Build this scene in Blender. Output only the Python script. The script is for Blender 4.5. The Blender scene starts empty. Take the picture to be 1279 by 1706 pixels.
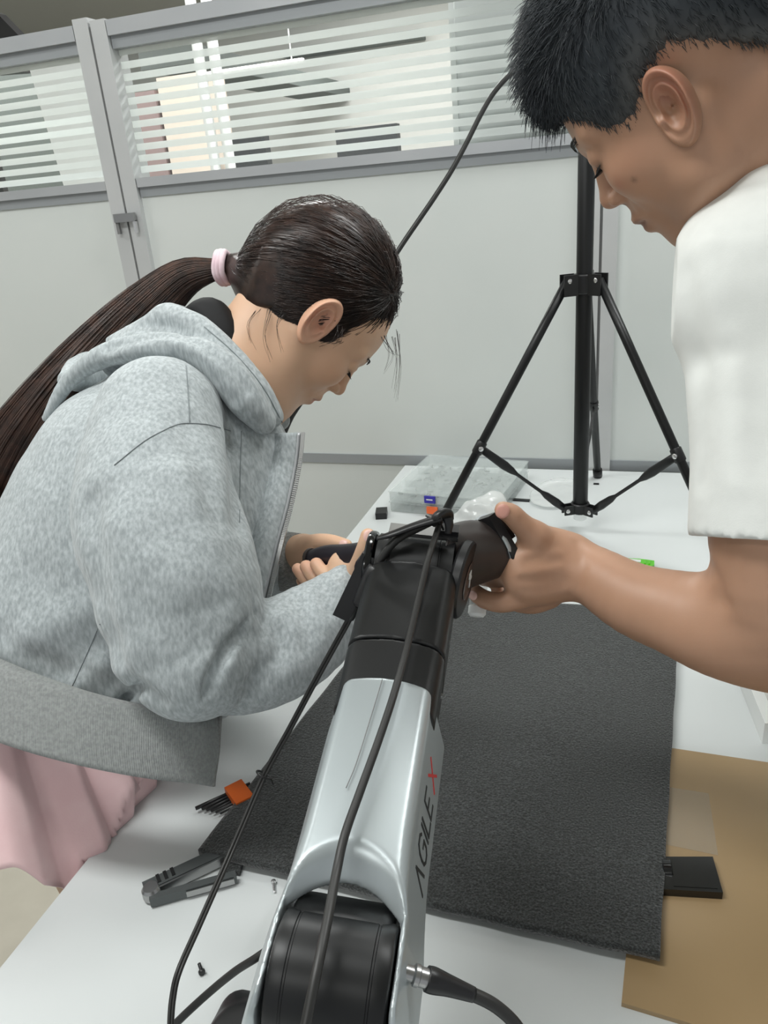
import bpy, bmesh, math, random
import numpy as np
from mathutils import Vector, Matrix
random.seed(7); rng = np.random.default_rng(7)
S = bpy.context.scene
COL = S.collection
# ---------------------------------------------------------------- camera
# axes of the hand-held camera in world space: +X along the partition, +Y towards it, Z up; eye 1.40 m above the floor
F = 1281.0; CX, CY = 639.5, 853.0
_n = np.array([270, 3027, F]); _n /= np.linalg.norm(_n)
_y = np.array([441, -582, F]); _y -= _n * (_y @ _n); _y /= np.linalg.norm(_y)
_x = np.cross(_n, _y)
RM = np.array([[_x[0], _y[0], -_n[0]], [_x[1], _y[1], -_n[1]], [_x[2], _y[2], -_n[2]]])   # rows: right, down, forward
EYE = np.array([0, 0, 1.4])
cam = bpy.data.cameras.new('camera'); camo = bpy.data.objects.new('camera', cam); COL.objects.link(camo)
m = Matrix.Identity(4)
for r in range(3):
    m[r][0] = RM[0][r]; m[r][1] = -RM[1][r]; m[r][2] = -RM[2][r]; m[r][3] = EYE[r]
camo.matrix_world = m
cam.sensor_fit = 'VERTICAL'; cam.sensor_height = 24; cam.lens = F / 1706 * 24; cam.clip_start = .02
S.camera = camo
def ray(px, py): return ((px - CX) / F) * RM[0] + ((py - CY) / F) * RM[1] + RM[2]
def at(px, py, d): return EYE + ray(px, py) * d
def onz(px, py, z=.75): r = ray(px, py); return EYE + r * ((z - 1.4) / r[2])
def ony(px, py, Y): r = ray(px, py); return EYE + r * (Y / r[1])
def cdir(a, b, c): v = a * RM[0] + b * RM[1] + c * RM[2]; return v / np.linalg.norm(v)
# ---------------------------------------------------------------- light
S.view_settings.view_transform = 'Standard'; S.view_settings.look = 'None'
S.view_settings.exposure = 0.05; S.view_settings.gamma = 1.0; S.view_settings.use_curve_mapping = False
w = bpy.data.worlds.new('world'); S.world = w; w.use_nodes = True
w.node_tree.nodes['Background'].inputs[0].default_value = (.93, .97, 1, 1)
w.node_tree.nodes['Background'].inputs[1].default_value = .48
def area(name, loc, sx, sy, power, rot=(0, 0, 0), col=(.975, 1, .99)):
    l = bpy.data.lights.new(name, 'AREA'); l.shape = 'RECTANGLE'; l.size = sx; l.size_y = sy; l.energy = power; l.color = col
    o = bpy.data.objects.new(name, l); COL.objects.link(o); o.location = loc; o.rotation_euler = rot; return o
LIGHTS = [(-.9, .25, 22), (-.5, -1.3, 10), (.55, 1.42, 20), (-2.6, .9, 14), (-1.2, 3.0, 44), (-3.4, 3.2, 42), (.9, 3.2, 34), (-1.6, 5.2, 32)]
for i, (lx, ly, lp) in enumerate(LIGHTS): area('ceiling_lamp_light', (lx, ly, 2.655), 1.15, .28, lp)
# ---------------------------------------------------------------- materials
def lin(c):
    c = [v / 255 for v in c]
    return tuple((v / 12.92 if v <= .04045 else ((v + .055) / 1.055) ** 2.4) for v in c) + (1,)
def mat(name, c, rough=.5, metal=0, c2=None, scale=50, detail=3, bump=0, bscale=None, stretch=None, sss=0, coat=0, spec=None, attr=None, lo=.35, hi=.65, sheen=0, emit=None):
    M = bpy.data.materials.new(name); M.use_nodes = True; nt = M.node_tree; N = nt.nodes; L = nt.links
    b = N['Principled BSDF']; b.inputs['Base Color'].default_value = lin(c); b.inputs['Roughness'].default_value = rough; b.inputs['Metallic'].default_value = metal
    if spec is not None: b.inputs['Specular IOR Level'].default_value = spec
    if coat: b.inputs['Coat Weight'].default_value = coat; b.inputs['Coat Roughness'].default_value = .15
    if sheen: b.inputs['Sheen Weight'].default_value = sheen
    if sss: b.inputs['Subsurface Weight'].default_value = sss; b.inputs['Subsurface Radius'].default_value = (.012, .005, .003); b.inputs['Subsurface Scale'].default_value = 1
    if emit: b.inputs['Emission Color'].default_value = lin(c); b.inputs['Emission Strength'].default_value = emit
    tc = N.new('ShaderNodeTexCoord'); mp = N.new('ShaderNodeMapping'); L.new(tc.outputs['Object'], mp.inputs[0])
    if stretch: mp.inputs['Scale'].default_value = stretch
    src = None
    if c2 is not None:
        n = N.new('ShaderNodeTexNoise'); n.inputs['Scale'].default_value = scale; n.inputs['Detail'].default_value = detail; L.new(mp.outputs[0], n.inputs['Vector'])
        r = N.new('ShaderNodeValToRGB'); r.color_ramp.elements[0].color = lin(c); r.color_ramp.elements[1].color = lin(c2)
        r.color_ramp.elements[0].position = lo; r.color_ramp.elements[1].position = hi
        L.new(n.outputs['Fac'], r.inputs[0]); src = r.outputs[0]; L.new(src, b.inputs['Base Color'])
    if attr:
        a = N.new('ShaderNodeAttribute'); a.attribute_name = attr
        mx = N.new('ShaderNodeMix'); mx.data_type = 'RGBA'; mx.blend_type = 'MULTIPLY'; mx.inputs[0].default_value = 1
        if src: L.new(src, mx.inputs[6])
        else: mx.inputs[6].default_value = lin(c)
        L.new(a.outputs['Color'], mx.inputs[7]); L.new(mx.outputs[2], b.inputs['Base Color'])
    if bump:
        n2 = N.new('ShaderNodeTexNoise'); n2.inputs['Scale'].default_value = bscale or scale; n2.inputs['Detail'].default_value = 4; L.new(mp.outputs[0], n2.inputs['Vector'])
        bp = N.new('ShaderNodeBump'); bp.inputs['Strength'].default_value = bump; bp.inputs['Distance'].default_value = .002
        L.new(n2.outputs['Fac'], bp.inputs['Height']); L.new(bp.outputs[0], b.inputs['Normal'])
    return M
M = {}
M['wall'] = mat('partition_board', (209, 214, 211), .55, c2=(213, 217, 214), scale=3)
M['rail'] = mat('rail_aluminium', (188, 190, 192), .42, .35, c2=(178, 181, 184), scale=4)
M['rail_dark'] = mat('rail_dark_grey', (158, 162, 165), .5, .3)  # darker grey metal for the rail strips, dado rail and camera disc
M['post'] = mat('post_aluminium', (196, 198, 198), .45, .3, c2=(203, 204, 204), scale=5)
M['groove'] = mat('post_groove', (120, 120, 120), .6)
M['table'] = mat('table_laminate', (208, 212, 212), .32, c2=(211, 215, 215), scale=3, spec=.4)
M['steel'] = mat('steel', (175, 175, 175), .3, 1)
M['chrome'] = mat('bright_screw', (225, 225, 225), .25, .9)
M['floor'] = mat('floor_vinyl', (196, 190, 176), .55, c2=(186, 180, 166), scale=8)
M['ceil'] = mat('ceiling_paint', (182, 182, 176), .9)
M['plaster'] = mat('plaster', (205, 205, 200), .9)
M['mat'] = mat('foam_mat', (21, 23, 22), .8, c2=(72, 76, 76), scale=520, detail=2, bump=.9, bscale=380, lo=.42, hi=.72, sheen=.35)
M['card'] = mat('cardboard', (168, 142, 105), .38, c2=(154, 129, 93), scale=5, detail=2, bump=.15, bscale=40)
M['black'] = mat('black_plastic', (20, 20, 21), .38, c2=(26, 26, 28), scale=30)
M['blackm'] = mat('black_anodised', (17, 18, 19), .4, .2, c2=(22, 23, 24), scale=6, stretch=(8, 1, 1))
M['blackgl'] = mat('black_gloss', (14, 15, 17), .12, coat=.3)
M['cable'] = mat('cable_rubber', (38, 38, 37), .45)
M['silver'] = mat('silver_shell', (178, 186, 188), .33, .45, c2=(172, 180, 183), scale=6, bump=.02, bscale=60)
M['brown'] = mat('dark_brown_plastic', (52, 46, 44), .4)
M['handle'] = mat('handle_dark', (26, 20, 28), .4)
M['red'] = mat('red_print', (214, 60, 58), .5)
M['ink'] = mat('black_print', (30, 34, 36), .5)
M['orange'] = mat('orange_plastic', (206, 96, 34), .4)
M['orange2'] = mat('orange_label', (240, 108, 52), .5)
M['blue'] = mat('blue_label', (50, 44, 160), .5)
M['whitep'] = mat('white_plastic', (232, 234, 232), .35)
M['green'] = mat('green_plastic', (98, 208, 24), .3, coat=.3)
M['skirt'] = mat('pink_cloth', (240, 205, 206), .8, c2=(235, 197, 199), scale=30, sheen=.3, bump=.06, bscale=500)
M['tie'] = mat('pink_elastic', (224, 196, 205), .8, c2=(236, 214, 220), scale=90)
M['tee'] = mat('white_cotton', (226, 228, 224), .85, c2=(232, 234, 230), scale=40, bump=.06, bscale=900)
M['inner'] = mat('black_jersey', (18, 18, 20), .8)
M['hoodie'] = mat('grey_heather_fleece', (152, 159, 161), .95, c2=(188, 195, 197), scale=300, detail=4, bump=.2, bscale=500, stretch=(1, .8, .3), sheen=.2, lo=.34, hi=.70, attr='tint')
M['rib'] = mat('grey_rib_knit', (138, 141, 140), .95, c2=(158, 161, 160), scale=300, attr='tint', sheen=.2)
M['cuff'] = mat('grey_rib_cuff', (124, 124, 122), .95, c2=(150, 150, 147), scale=300)  # grey knit darkened: the shade on the cuff is put into its colour
M['skinw'] = mat('skin_light', (220, 180, 150), .5, c2=(212, 172, 142), scale=14, sss=.12, attr='tint', bump=.03, bscale=900)
M['skinm'] = mat('skin_tan', (184, 143, 117), .48, c2=(174, 133, 107), scale=12, sss=.1, attr='tint', bump=.04, bscale=800)
M['hairw'] = mat('hair_dark_brown', (26, 19, 17), .36, c2=(46, 33, 28), scale=60, attr='tint')
M['hairm'] = mat('hair_black', (34, 40, 46), .55, c2=(44, 50, 55), scale=60, attr='tint')
M['stubble'] = mat('short_side_hair', (46, 48, 50), .8, c2=(70, 66, 62), scale=300)
M['eye'] = mat('eye_white', (225, 220, 215), .15)
M['iris'] = mat('iris_dark', (26, 18, 14), .1)
M['lash'] = mat('lash_black', (18, 15, 14), .6)
M['nail'] = mat('nail', (232, 190, 178), .25)
M['shoe'] = mat('shoe_white', (215, 215, 212), .6)
M['trouser'] = mat('trouser_navy', (40, 44, 54), .85)
M['chair'] = mat('chair_blue_grey', (134, 146, 150), .6)
M['dark1'] = mat('cabinet_dark', (88, 94, 90), .7)
M['dark2'] = mat('screen_dark', (44, 44, 46), .4)
M['mauve'] = mat('box_mauve', (150, 128, 126), .7)
M['beige'] = mat('box_beige', (226, 212, 198), .7)
M['lamp'] = mat('lamp_diffuser', (255, 252, 246), .5, emit=2.2)
def mixmat(name, c, trans, rough=.1, translucent=0):
    X = bpy.data.materials.new(name); X.use_nodes = True; nt = X.node_tree; N = nt.nodes; L = nt.links
    b = N['Principled BSDF']; b.inputs['Base Color'].default_value = lin(c); b.inputs['Roughness'].default_value = rough
    out = N['Material Output']; t = N.new('ShaderNodeBsdfTransparent'); mx = N.new('ShaderNodeMixShader')
    src = b.outputs[0]
    if translucent:
        tl = N.new('ShaderNodeBsdfTranslucent'); tl.inputs[0].default_value = lin(c); m2 = N.new('ShaderNodeMixShader'); m2.inputs[0].default_value = translucent
        L.new(b.outputs[0], m2.inputs[1]); L.new(tl.outputs[0], m2.inputs[2]); src = m2.outputs[0]
    if trans == 'fresnel':
        fr = N.new('ShaderNodeLayerWeight'); fr.inputs[0].default_value = .12; b.inputs['Roughness'].default_value = rough; b.inputs['Metallic'].default_value = .9
        mr = N.new('ShaderNodeMath'); mr.operation = 'MULTIPLY_ADD'; mr.inputs[1].default_value = .5; mr.inputs[2].default_value = .05
        L.new(fr.outputs['Fresnel'], mr.inputs[0]); L.new(mr.outputs[0], mx.inputs[0])
    else: mx.inputs[0].default_value = 1 - trans
    L.new(t.outputs[0], mx.inputs[1]); L.new(src, mx.inputs[2]); L.new(mx.outputs[0], out.inputs[0])
    return X
M['glass'] = mixmat('pane_glass', (235, 245, 240), 'fresnel', .03)
M['frost'] = mixmat('frosted_film', (238, 242, 240), .12, .5, .55)
M['tape'] = mixmat('clear_tape_film', (225, 222, 210), .82, .08)
M['seam'] = mat('seam_thread', (132, 139, 141), .9)
M['clearp'] = mixmat('clear_plastic', (232, 240, 238), .76, .12)
M['film'] = mixmat('crinkled_film', (244, 247, 246), .62, .12)
def ribbed(Mx, scale, axis='X', strength=.6):     # knitted ribs as a wave bump along the object
    nt = Mx.node_tree; N = nt.nodes; L = nt.links; b = N['Principled BSDF']
    uv = N.new('ShaderNodeAttribute'); uv.attribute_name = 'ribu'
    ma = N.new('ShaderNodeMath'); ma.operation = 'MULTIPLY'; ma.inputs[1].default_value = scale; L.new(uv.outputs['Fac'], ma.inputs[0])
    sn = N.new('ShaderNodeMath'); sn.operation = 'SINE'; L.new(ma.outputs[0], sn.inputs[0])
    bp = N.new('ShaderNodeBump'); bp.inputs['Strength'].default_value = strength; bp.inputs['Distance'].default_value = .0015
    L.new(sn.outputs[0], bp.inputs['Height']); L.new(bp.outputs[0], b.inputs['Normal'])
# ---------------------------------------------------------------- object helpers
def tag(o, label=None, cat=None, group=None, kind=None):
    if label: o['label'] = label
    if cat: o['category'] = cat
    if group: o['group'] = group
    if kind: o['kind'] = kind
    return o
def empty(name, loc, label=None, cat=None, group=None, kind=None):
    o = bpy.data.objects.new(name, None); COL.objects.link(o); o.location = Vector(loc); o.empty_display_size = .05
    return tag(o, label, cat, group, kind)
def wloc(p):
    v = Vector((0, 0, 0))
    while p is not None: v = v + Vector(p.location); p = p.parent
    return v
def link(name, me, m_, parent=None, loc=None, smooth=False):
    o = bpy.data.objects.new(name, me); COL.objects.link(o)
    if m_ is not None and not me.materials: me.materials.append(m_)
    if parent is not None: o.parent = parent
    if loc is not None: o.location = loc
    if smooth: me.shade_smooth()
    return o
def meshobj(name, V, Fc, m_, parent=None, smooth=False, origin=None, cols=None, attr=None):
    """V in world space; the object's origin sits at `origin` (default: parent's place, or the mesh's base centre)."""
    V = np.asarray(V, dtype=np.float64)
    if origin is None:
        if parent is not None: origin = np.array(wloc(parent))
        else: origin = np.array([(V[:, 0].min() + V[:, 0].max()) / 2, (V[:, 1].min() + V[:, 1].max()) / 2, V[:, 2].min()])
    origin = np.asarray(origin, float)
    me = bpy.data.meshes.new(name)
    if isinstance(Fc, np.ndarray):
        n = len(V); k = Fc.shape[1]
        me.vertices.add(n); me.vertices.foreach_set('co', (V - origin).astype(np.float32).ravel())
        me.loops.add(Fc.size); me.loops.foreach_set('vertex_index', Fc.astype(np.int32).ravel())
        me.polygons.add(len(Fc)); me.polygons.foreach_set('loop_start', np.arange(0, Fc.size, k, dtype=np.int32))
        me.update(calc_edges=True); me.validate()
    else:
        me.from_pydata([tuple(v) for v in (V - origin)], [], [tuple(f) for f in Fc]); me.update()
    if cols is not None:
        ca = me.color_attributes.new('tint', 'FLOAT_COLOR', 'POINT')
        c = np.ones((len(V), 4), np.float32); c[:, :cols.shape[1]] = cols; ca.data.foreach_set('color', c.ravel())
    if attr is not None:
        for k_, a in attr.items():
            at_ = me.attributes.new(k_, 'FLOAT', 'POINT'); at_.data.foreach_set('value', np.asarray(a, np.float32))
    base = np.array(wloc(parent)) if parent is not None else np.zeros(3)
    return link(name, me, m_, parent, Vector(origin - base), smooth)
def fixn(bm): bmesh.ops.recalc_face_normals(bm, faces=bm.faces)
def bmobj(name, bm, m_, parent=None, smooth=False, bevel=0, seg=2, origin=None):
    if bevel:
        bmesh.ops.bevel(bm, geom=[e for e in bm.edges if e.is_manifold and e.calc_face_angle(0) > .5], offset=bevel, segments=seg, profile=.5, affect='EDGES')
    fixn(bm); V = np.array([v.co[:] for v in bm.verts]); bm.verts.index_update()
    Fc = [[v.index for v in f.verts] for f in bm.faces]; bm.free()
    o = meshobj(name, V, Fc, m_, parent, False, origin)
    if smooth or bevel:
        o.data.shade_smooth()
        if hasattr(o.data, 'set_sharp_from_angle'): o.data.set_sharp_from_angle(angle=math.radians(smooth if smooth not in (True, False) else 40))
    return o
def frame(o, x, y):     # 4x4 from origin and two axes (x kept, y made orthogonal)
    x = np.asarray(x, float); x = x / np.linalg.norm(x); y = np.asarray(y, float); y = y - x * (x @ y); y /= np.linalg.norm(y); z = np.cross(x, y)
    T = np.eye(4); T[:3, 0] = x; T[:3, 1] = y; T[:3, 2] = z; T[:3, 3] = o; return T
def tx(T, P): P = np.asarray(P, float); return P @ T[:3, :3].T + T[:3, 3]
def rotz(a, o=(0, 0, 0)): return frame(o, (math.cos(a), math.sin(a), 0), (-math.sin(a), math.cos(a), 0))
def addbox(bm, x0, x1, y0, y1, z0, z1, T=None):
    P = np.array([[x, y, z] for x in (x0, x1) for y in (y0, y1) for z in (z0, z1)], float)
    if T is not None: P = tx(T, P)
    v = [bm.verts.new(p) for p in P]
    for f in ((0, 1, 3, 2), (4, 6, 7, 5), (0, 4, 5, 1), (2, 3, 7, 6), (0, 2, 6, 4), (1, 5, 7, 3)): bm.faces.new([v[i] for i in f])
def box(name, x0, x1, y0, y1, z0, z1, m_, parent=None, bevel=0, T=None, seg=2):
    bm = bmesh.new(); addbox(bm, x0, x1, y0, y1, z0, z1, T); return bmobj(name, bm, m_, parent, bevel=bevel, seg=seg)
def addlathe(bm, T, prof, n=24, sx=1, sy=1):
    """prof: (radius, height) pairs along local Z"""
    rings = []
    for r, h in prof:
        if r < 1e-6: rings.append([bm.verts.new(tx(T, [0, 0, h]))])
        else: rings.append([bm.verts.new(tx(T, [sx * r * math.cos(2 * math.pi * i / n), sy * r * math.sin(2 * math.pi * i / n), h])) for i in range(n)])
    for a, b in zip(rings, rings[1:]):
        for i in range(n):
            j = (i + 1) % n
            if len(a) == 1 and len(b) == 1: continue
            if len(a) == 1: bm.faces.new([a[0], b[i], b[j]])
            elif len(b) == 1: bm.faces.new([a[i], a[j], b[0]])
            else: bm.faces.new([a[i], a[j], b[j], b[i]])
    if len(rings[0]) > 1: bm.faces.new(rings[0][::-1])
    if len(rings[-1]) > 1: bm.faces.new(rings[-1])
def zframe(o, z, x=None):
    z = np.asarray(z, float); z = z / np.linalg.norm(z); x = np.array([1, 0, 0.]) if x is None else np.asarray(x, float)
    if abs(x @ z) > .95: x = np.array([0, 1, 0.])
    x = x - z * (x @ z); x /= np.linalg.norm(x); y = np.cross(z, x); T = np.eye(4); T[:3, 0] = x; T[:3, 1] = y; T[:3, 2] = z; T[:3, 3] = o; return T
def lathe(name, T, prof, m_, parent=None, n=24, smooth=35, sx=1, sy=1):
    bm = bmesh.new(); addlathe(bm, T, prof, n, sx, sy); return bmobj(name, bm, m_, parent, smooth=smooth)
def spline(P, n):
    """Catmull-Rom through the points (any dimension)"""
    P = np.asarray(P, float); Q = np.vstack([2 * P[0] - P[1], P, 2 * P[-1] - P[-2]]); out = []
    for i in range(1, len(Q) - 2):
        t = np.linspace(0, 1, n, endpoint=(i == len(Q) - 3))[:, None]; a, b, c, d = Q[i - 1], Q[i], Q[i + 1], Q[i + 2]
        out.append(.5 * (2 * b + (c - a) * t + (2 * a - 5 * b + 4 * c - d) * t * t + (3 * b - a - 3 * c + d) * t ** 3))
    return np.vstack(out)
def tube(P, R, n=10, flat=1.0, up=(0, 0, 1), caps=True):
    P = np.asarray(P, float); R = np.broadcast_to(np.asarray(R, float), (len(P),))
    Tn = np.gradient(P, axis=0); Tn /= np.linalg.norm(Tn, axis=1)[:, None] + 1e-12
    u = np.asarray(up, float); V = []; prev = None
    for i in range(len(P)):
        a = u - Tn[i] * (u @ Tn[i]) if prev is None else prev - Tn[i] * (prev @ Tn[i])
        if np.linalg.norm(a) < 1e-3: a = np.cross(Tn[i], [1, .3, 0])
        a /= np.linalg.norm(a); prev = a; b = np.cross(Tn[i], a)
        th = np.linspace(0, 2 * np.pi, n, endpoint=False)
        V.append(P[i] + R[i] * (np.cos(th)[:, None] * a * flat + np.sin(th)[:, None] * b))
    V = np.vstack(V); Fc = []
    for i in range(len(P) - 1):
        for j in range(n): k = (j + 1) % n; Fc.append((i * n + j, i * n + k, (i + 1) * n + k, (i + 1) * n + j))
    if caps: Fc.append(tuple(range(n))[::-1]); Fc.append(tuple(range((len(P) - 1) * n, len(P) * n)))
    return V, Fc
def tubeobj(name, P, R, m_, parent=None, n=10, flat=1.0, up=(0, 0, 1), res=8):
    P = np.asarray(P, float)
    if np.ndim(R): Q = spline(np.hstack([P, np.asarray(R)[:, None]]), res); P, R = Q[:, :3], Q[:, 3]
    elif res > 1: P = spline(P, res)
    V, Fc = tube(P, R, n, flat, up); return meshobj(name, V, Fc, m_, parent, True)
def grid(name, Pf, nu, nv, m_, parent=None, thick=0, smooth=True, attr=None):
    """Pf(u, v) -> world point arrays; closed with thickness along the mean normal side when thick"""
    u, v = np.meshgrid(np.linspace(0, 1, nu), np.linspace(0, 1, nv), indexing='ij'); V = Pf(u.ravel(), v.ravel())
    idx = np.arange(nu * nv).reshape(nu, nv)
    Fc = np.stack([idx[:-1, :-1], idx[1:, :-1], idx[1:, 1:], idx[:-1, 1:]], -1).reshape(-1, 4)
    if thick:
        G = V.reshape(nu, nv, 3); du = np.gradient(G, axis=0); dv = np.gradient(G, axis=1); nn = np.cross(du, dv); nn /= np.linalg.norm(nn, axis=2)[..., None] + 1e-12
        V2 = (G - nn * thick).reshape(-1, 3); n0 = len(V); V = np.vstack([V, V2]); F2 = Fc[:, ::-1] + n0
        per = list(idx[:, 0]) + list(idx[-1, 1:]) + list(idx[::-1, -1][1:]) + list(idx[0, ::-1][1:])
        side = np.array([(a, a + n0, b + n0, b) for a, b in zip(per, per[1:])])
        Fc = np.vstack([Fc, F2, side])
    return meshobj(name, V, Fc, m_, parent, smooth, attr=attr)
# ---------------------------------------------------------------- implicit surfaces (distance fields meshed with surface nets)
def smin(a, b, k):
    if k <= 0: return np.minimum(a, b)
    h = np.maximum(k - np.abs(a - b), 0) / k; return np.minimum(a, b) - h * h * k * .25
def smax(a, b, k): return -smin(-a, -b, k)
class SDF:
    def __init__(s): s.ops = []
    def _add(s, fn, c, r, k, mode): s.ops.append((fn, np.asarray(c, float), r, k, mode)); return s
    def cap(s, a, b, ra, rb, k=.01, mode='u'):
        a = np.asarray(a, float); b = np.asarray(b, float); ab = b - a; L2 = ab @ ab + 1e-12
        def fn(P):
            q = P - a; t = np.clip(q @ ab / L2, 0, 1); d = q - t[..., None] * ab
            return np.sqrt((d * d).sum(-1)) - (ra + (rb - ra) * t)
        return s._add(fn, (a + b) / 2, math.sqrt(L2) / 2 + max(ra, rb), k, mode)
    def chain(s, pts, rad, k=.01, mode='u', n=6):
        Q = spline(np.hstack([np.asarray(pts, float), np.asarray(rad, float)[:, None]]), n)
        A = Q[:, :3]; R_ = Q[:, 3]; c = A.mean(0); rr = np.linalg.norm(A - c, axis=1).max() + R_.max()
        def fn(P):
            out = None
            for i in range(len(A) - 1):
                ab = A[i + 1] - A[i]; L2 = ab @ ab + 1e-12; q = P - A[i]; t = np.clip(q @ ab / L2, 0, 1); d = q - t[..., None] * ab
                v = np.sqrt((d * d).sum(-1)) - (R_[i] + (R_[i + 1] - R_[i]) * t); out = v if out is None else np.minimum(out, v)
            return out
        return s._add(fn, c, rr, k, mode)
    def ell(s, c, r, A=None, k=.01, mode='u'):
        c = np.asarray(c, float); r = np.asarray(r, float); A = np.eye(3) if A is None else np.asarray(A, float)   # rows of A: axes
        def fn(P):
            q = (P - c) @ A.T; k0 = np.sqrt(((q / r) ** 2).sum(-1)); k1 = np.sqrt(((q / (r * r)) ** 2).sum(-1)); return k0 * (k0 - 1) / (k1 + 1e-9)
        return s._add(fn, c, r.max(), k, mode)
    def box(s, c, h, rad, A=None, k=.005, mode='u'):
        c = np.asarray(c, float); h = np.asarray(h, float) - rad; A = np.eye(3) if A is None else np.asarray(A, float)
        def fn(P):
            q = np.abs((P - c) @ A.T) - h; return np.sqrt((np.maximum(q, 0) ** 2).sum(-1)) + np.minimum(q.max(-1), 0) - rad
        return s._add(fn, c, np.linalg.norm(h + rad), k, mode)
    def cyl(s, c, ax, r, h, rad=.002, k=.003, mode='u'):
        c = np.asarray(c, float); ax = np.asarray(ax, float); ax = ax / np.linalg.norm(ax)
        def fn(P):
            q = P - c; z = q @ ax; rr = np.sqrt(np.maximum((q * q).sum(-1) - z * z, 0)); a = rr - r + rad; b = np.abs(z) - h + rad
            return np.minimum(np.maximum(a, b), 0) + np.sqrt(np.maximum(a, 0) ** 2 + np.maximum(b, 0) ** 2) - rad
        return s._add(fn, c, math.hypot(r, h), k, mode)
    def plane(s, c, n_, k=.005, mode='i'):      # keeps the side opposite to n
        c = np.asarray(c, float); n_ = np.asarray(n_, float); n_ = n_ / np.linalg.norm(n_)
        return s._add(lambda P: (P - c) @ n_, c, None, k, mode)
    def crease(s, pts, depth, width, n=6):      # groove (depth > 0) or ridge (depth < 0) following a polyline
        A = spline(pts, n) if len(pts) > 2 else np.asarray(pts, float); c = A.mean(0); rr = np.linalg.norm(A - c, axis=1).max() + 2.5 * width
        def fn(P):
            out = None; L = len(A) - 1
            for i in range(L):
                ab = A[i + 1] - A[i]; L2 = ab @ ab + 1e-12; q = P - A[i]; t = np.clip(q @ ab / L2, 0, 1); d = q - t[..., None] * ab
                v = (d * d).sum(-1); out = v if out is None else np.minimum(out, v)
            return depth * np.exp(-out / width ** 2)
        return s._add(fn, c, rr, 0, 'a')
    def field(s, fn): return s._add(fn, (0, 0, 0), None, 0, 'a')
    def _apply(s, D, P, op):
        fn, c, r, k, mode = op; v = fn(P)
        return smin(D, v, k) if mode == 'u' else smax(D, -v, k) if mode == 's' else smax(D, v, k) if mode == 'i' else D + v
    def ev(s, P):
        D = np.full(P.shape[:-1], .08)
        for op in s.ops: D = s._apply(D, P, op)
        return D
    def mesh(s, lo, hi, h):
        lo = np.asarray(lo, float); hi = np.asarray(hi, float); n = np.ceil((hi - lo) / h).astype(int) + 1
        ax = [(lo[i] + h * np.arange(n[i])).astype(np.float32) for i in range(3)]; D = np.full(n, .08, np.float32)
        for op in s.ops:
            fn, c, r, k, mode = op
            if r is None: sl = [slice(0, n[i]) for i in range(3)]
            else:
                mg = r + k + 3 * h; sl = []
                for i in range(3):
                    a = max(0, int((c[i] - mg - lo[i]) / h)); b = min(n[i], int((c[i] + mg - lo[i]) / h) + 2); sl.append(slice(a, b))
                if any(q.stop <= q.start for q in sl): continue
            P = np.stack(np.meshgrid(ax[0][sl[0]], ax[1][sl[1]], ax[2][sl[2]], indexing='ij'), -1)
            D[tuple(sl)] = s._apply(D[tuple(sl)], P, op)
        D[0] = D[-1] = .05; D[:, 0] = D[:, -1] = .05; D[:, :, 0] = D[:, :, -1] = .05
        return nets(D, lo, h)
def nets(D, lo, h):
    s = D < 0; X, Y, Z = D.shape
    c = s[:-1, :-1, :-1].astype(np.int8)
    cnt = sum(s[i:X - 1 + i, j:Y - 1 + j, k:Z - 1 + k].astype(np.int8) for i in (0, 1) for j in (0, 1) for k in (0, 1))
    act = (cnt > 0) & (cnt < 8); idx = -np.ones(act.shape, np.int64); ii = np.argwhere(act); idx[act] = np.arange(len(ii))
    cor = [(i, j, k) for i in (0, 1) for j in (0, 1) for k in (0, 1)]
    val = {q: D[ii[:, 0] + q[0], ii[:, 1] + q[1], ii[:, 2] + q[2]].astype(float) for q in cor}
    acc = np.zeros((len(ii), 3)); num = np.zeros(len(ii))
    for a in cor:
        for ax in range(3):
            if a[ax]: continue
            b = list(a); b[ax] = 1; b = tuple(b); va, vb = val[a], val[b]; cr = (va < 0) != (vb < 0)
            t = np.where(cr, va / np.where(cr, va - vb, 1), 0); p = np.tile(np.array(a, float), (len(ii), 1)); p[:, ax] = t; acc += p * cr[:, None]; num += cr
    V = lo + h * (ii + acc / np.maximum(num, 1)[:, None]); Q = []
    for ax in range(3):
        sl0 = [slice(1, -1)] * 3; sl0[ax] = slice(0, -1); sl1 = list(sl0); sl1[ax] = slice(1, None)
        a = s[tuple(sl0)]; b = s[tuple(sl1)]; e = np.argwhere(a != b)
        if not len(e): continue
        off = np.ones(3, int); off[ax] = 0; e = e + off; inside = s[e[:, 0], e[:, 1], e[:, 2]]
        u, v = (ax + 1) % 3, (ax + 2) % 3
        def g(du, dv):
            q = e.copy(); q[:, u] -= du; q[:, v] -= dv; return idx[q[:, 0], q[:, 1], q[:, 2]]
        f = np.stack([g(1, 1), g(0, 1), g(0, 0), g(1, 0)], 1); f[~inside] = f[~inside][:, ::-1]; Q.append(f)
    Fc = np.vstack(Q); Fc = Fc[(Fc >= 0).all(1)]
    return V, Fc
def relax(V, Fc, it=2, lam=.5):
    n = len(V); E = np.vstack([Fc[:, [0, 1]], Fc[:, [1, 2]], Fc[:, [2, 3]], Fc[:, [3, 0]]]); deg = np.bincount(E.ravel(), minlength=n)[:, None]
    for i in range(it):
        A = np.zeros_like(V)
        for k in range(3): A[:, k] = np.bincount(E[:, 0], V[E[:, 1], k], n) + np.bincount(E[:, 1], V[E[:, 0], k], n)
        V = V + (lam if i % 2 == 0 else -lam * 1.03) * (A / np.maximum(deg, 1) - V)
    return V
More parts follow.
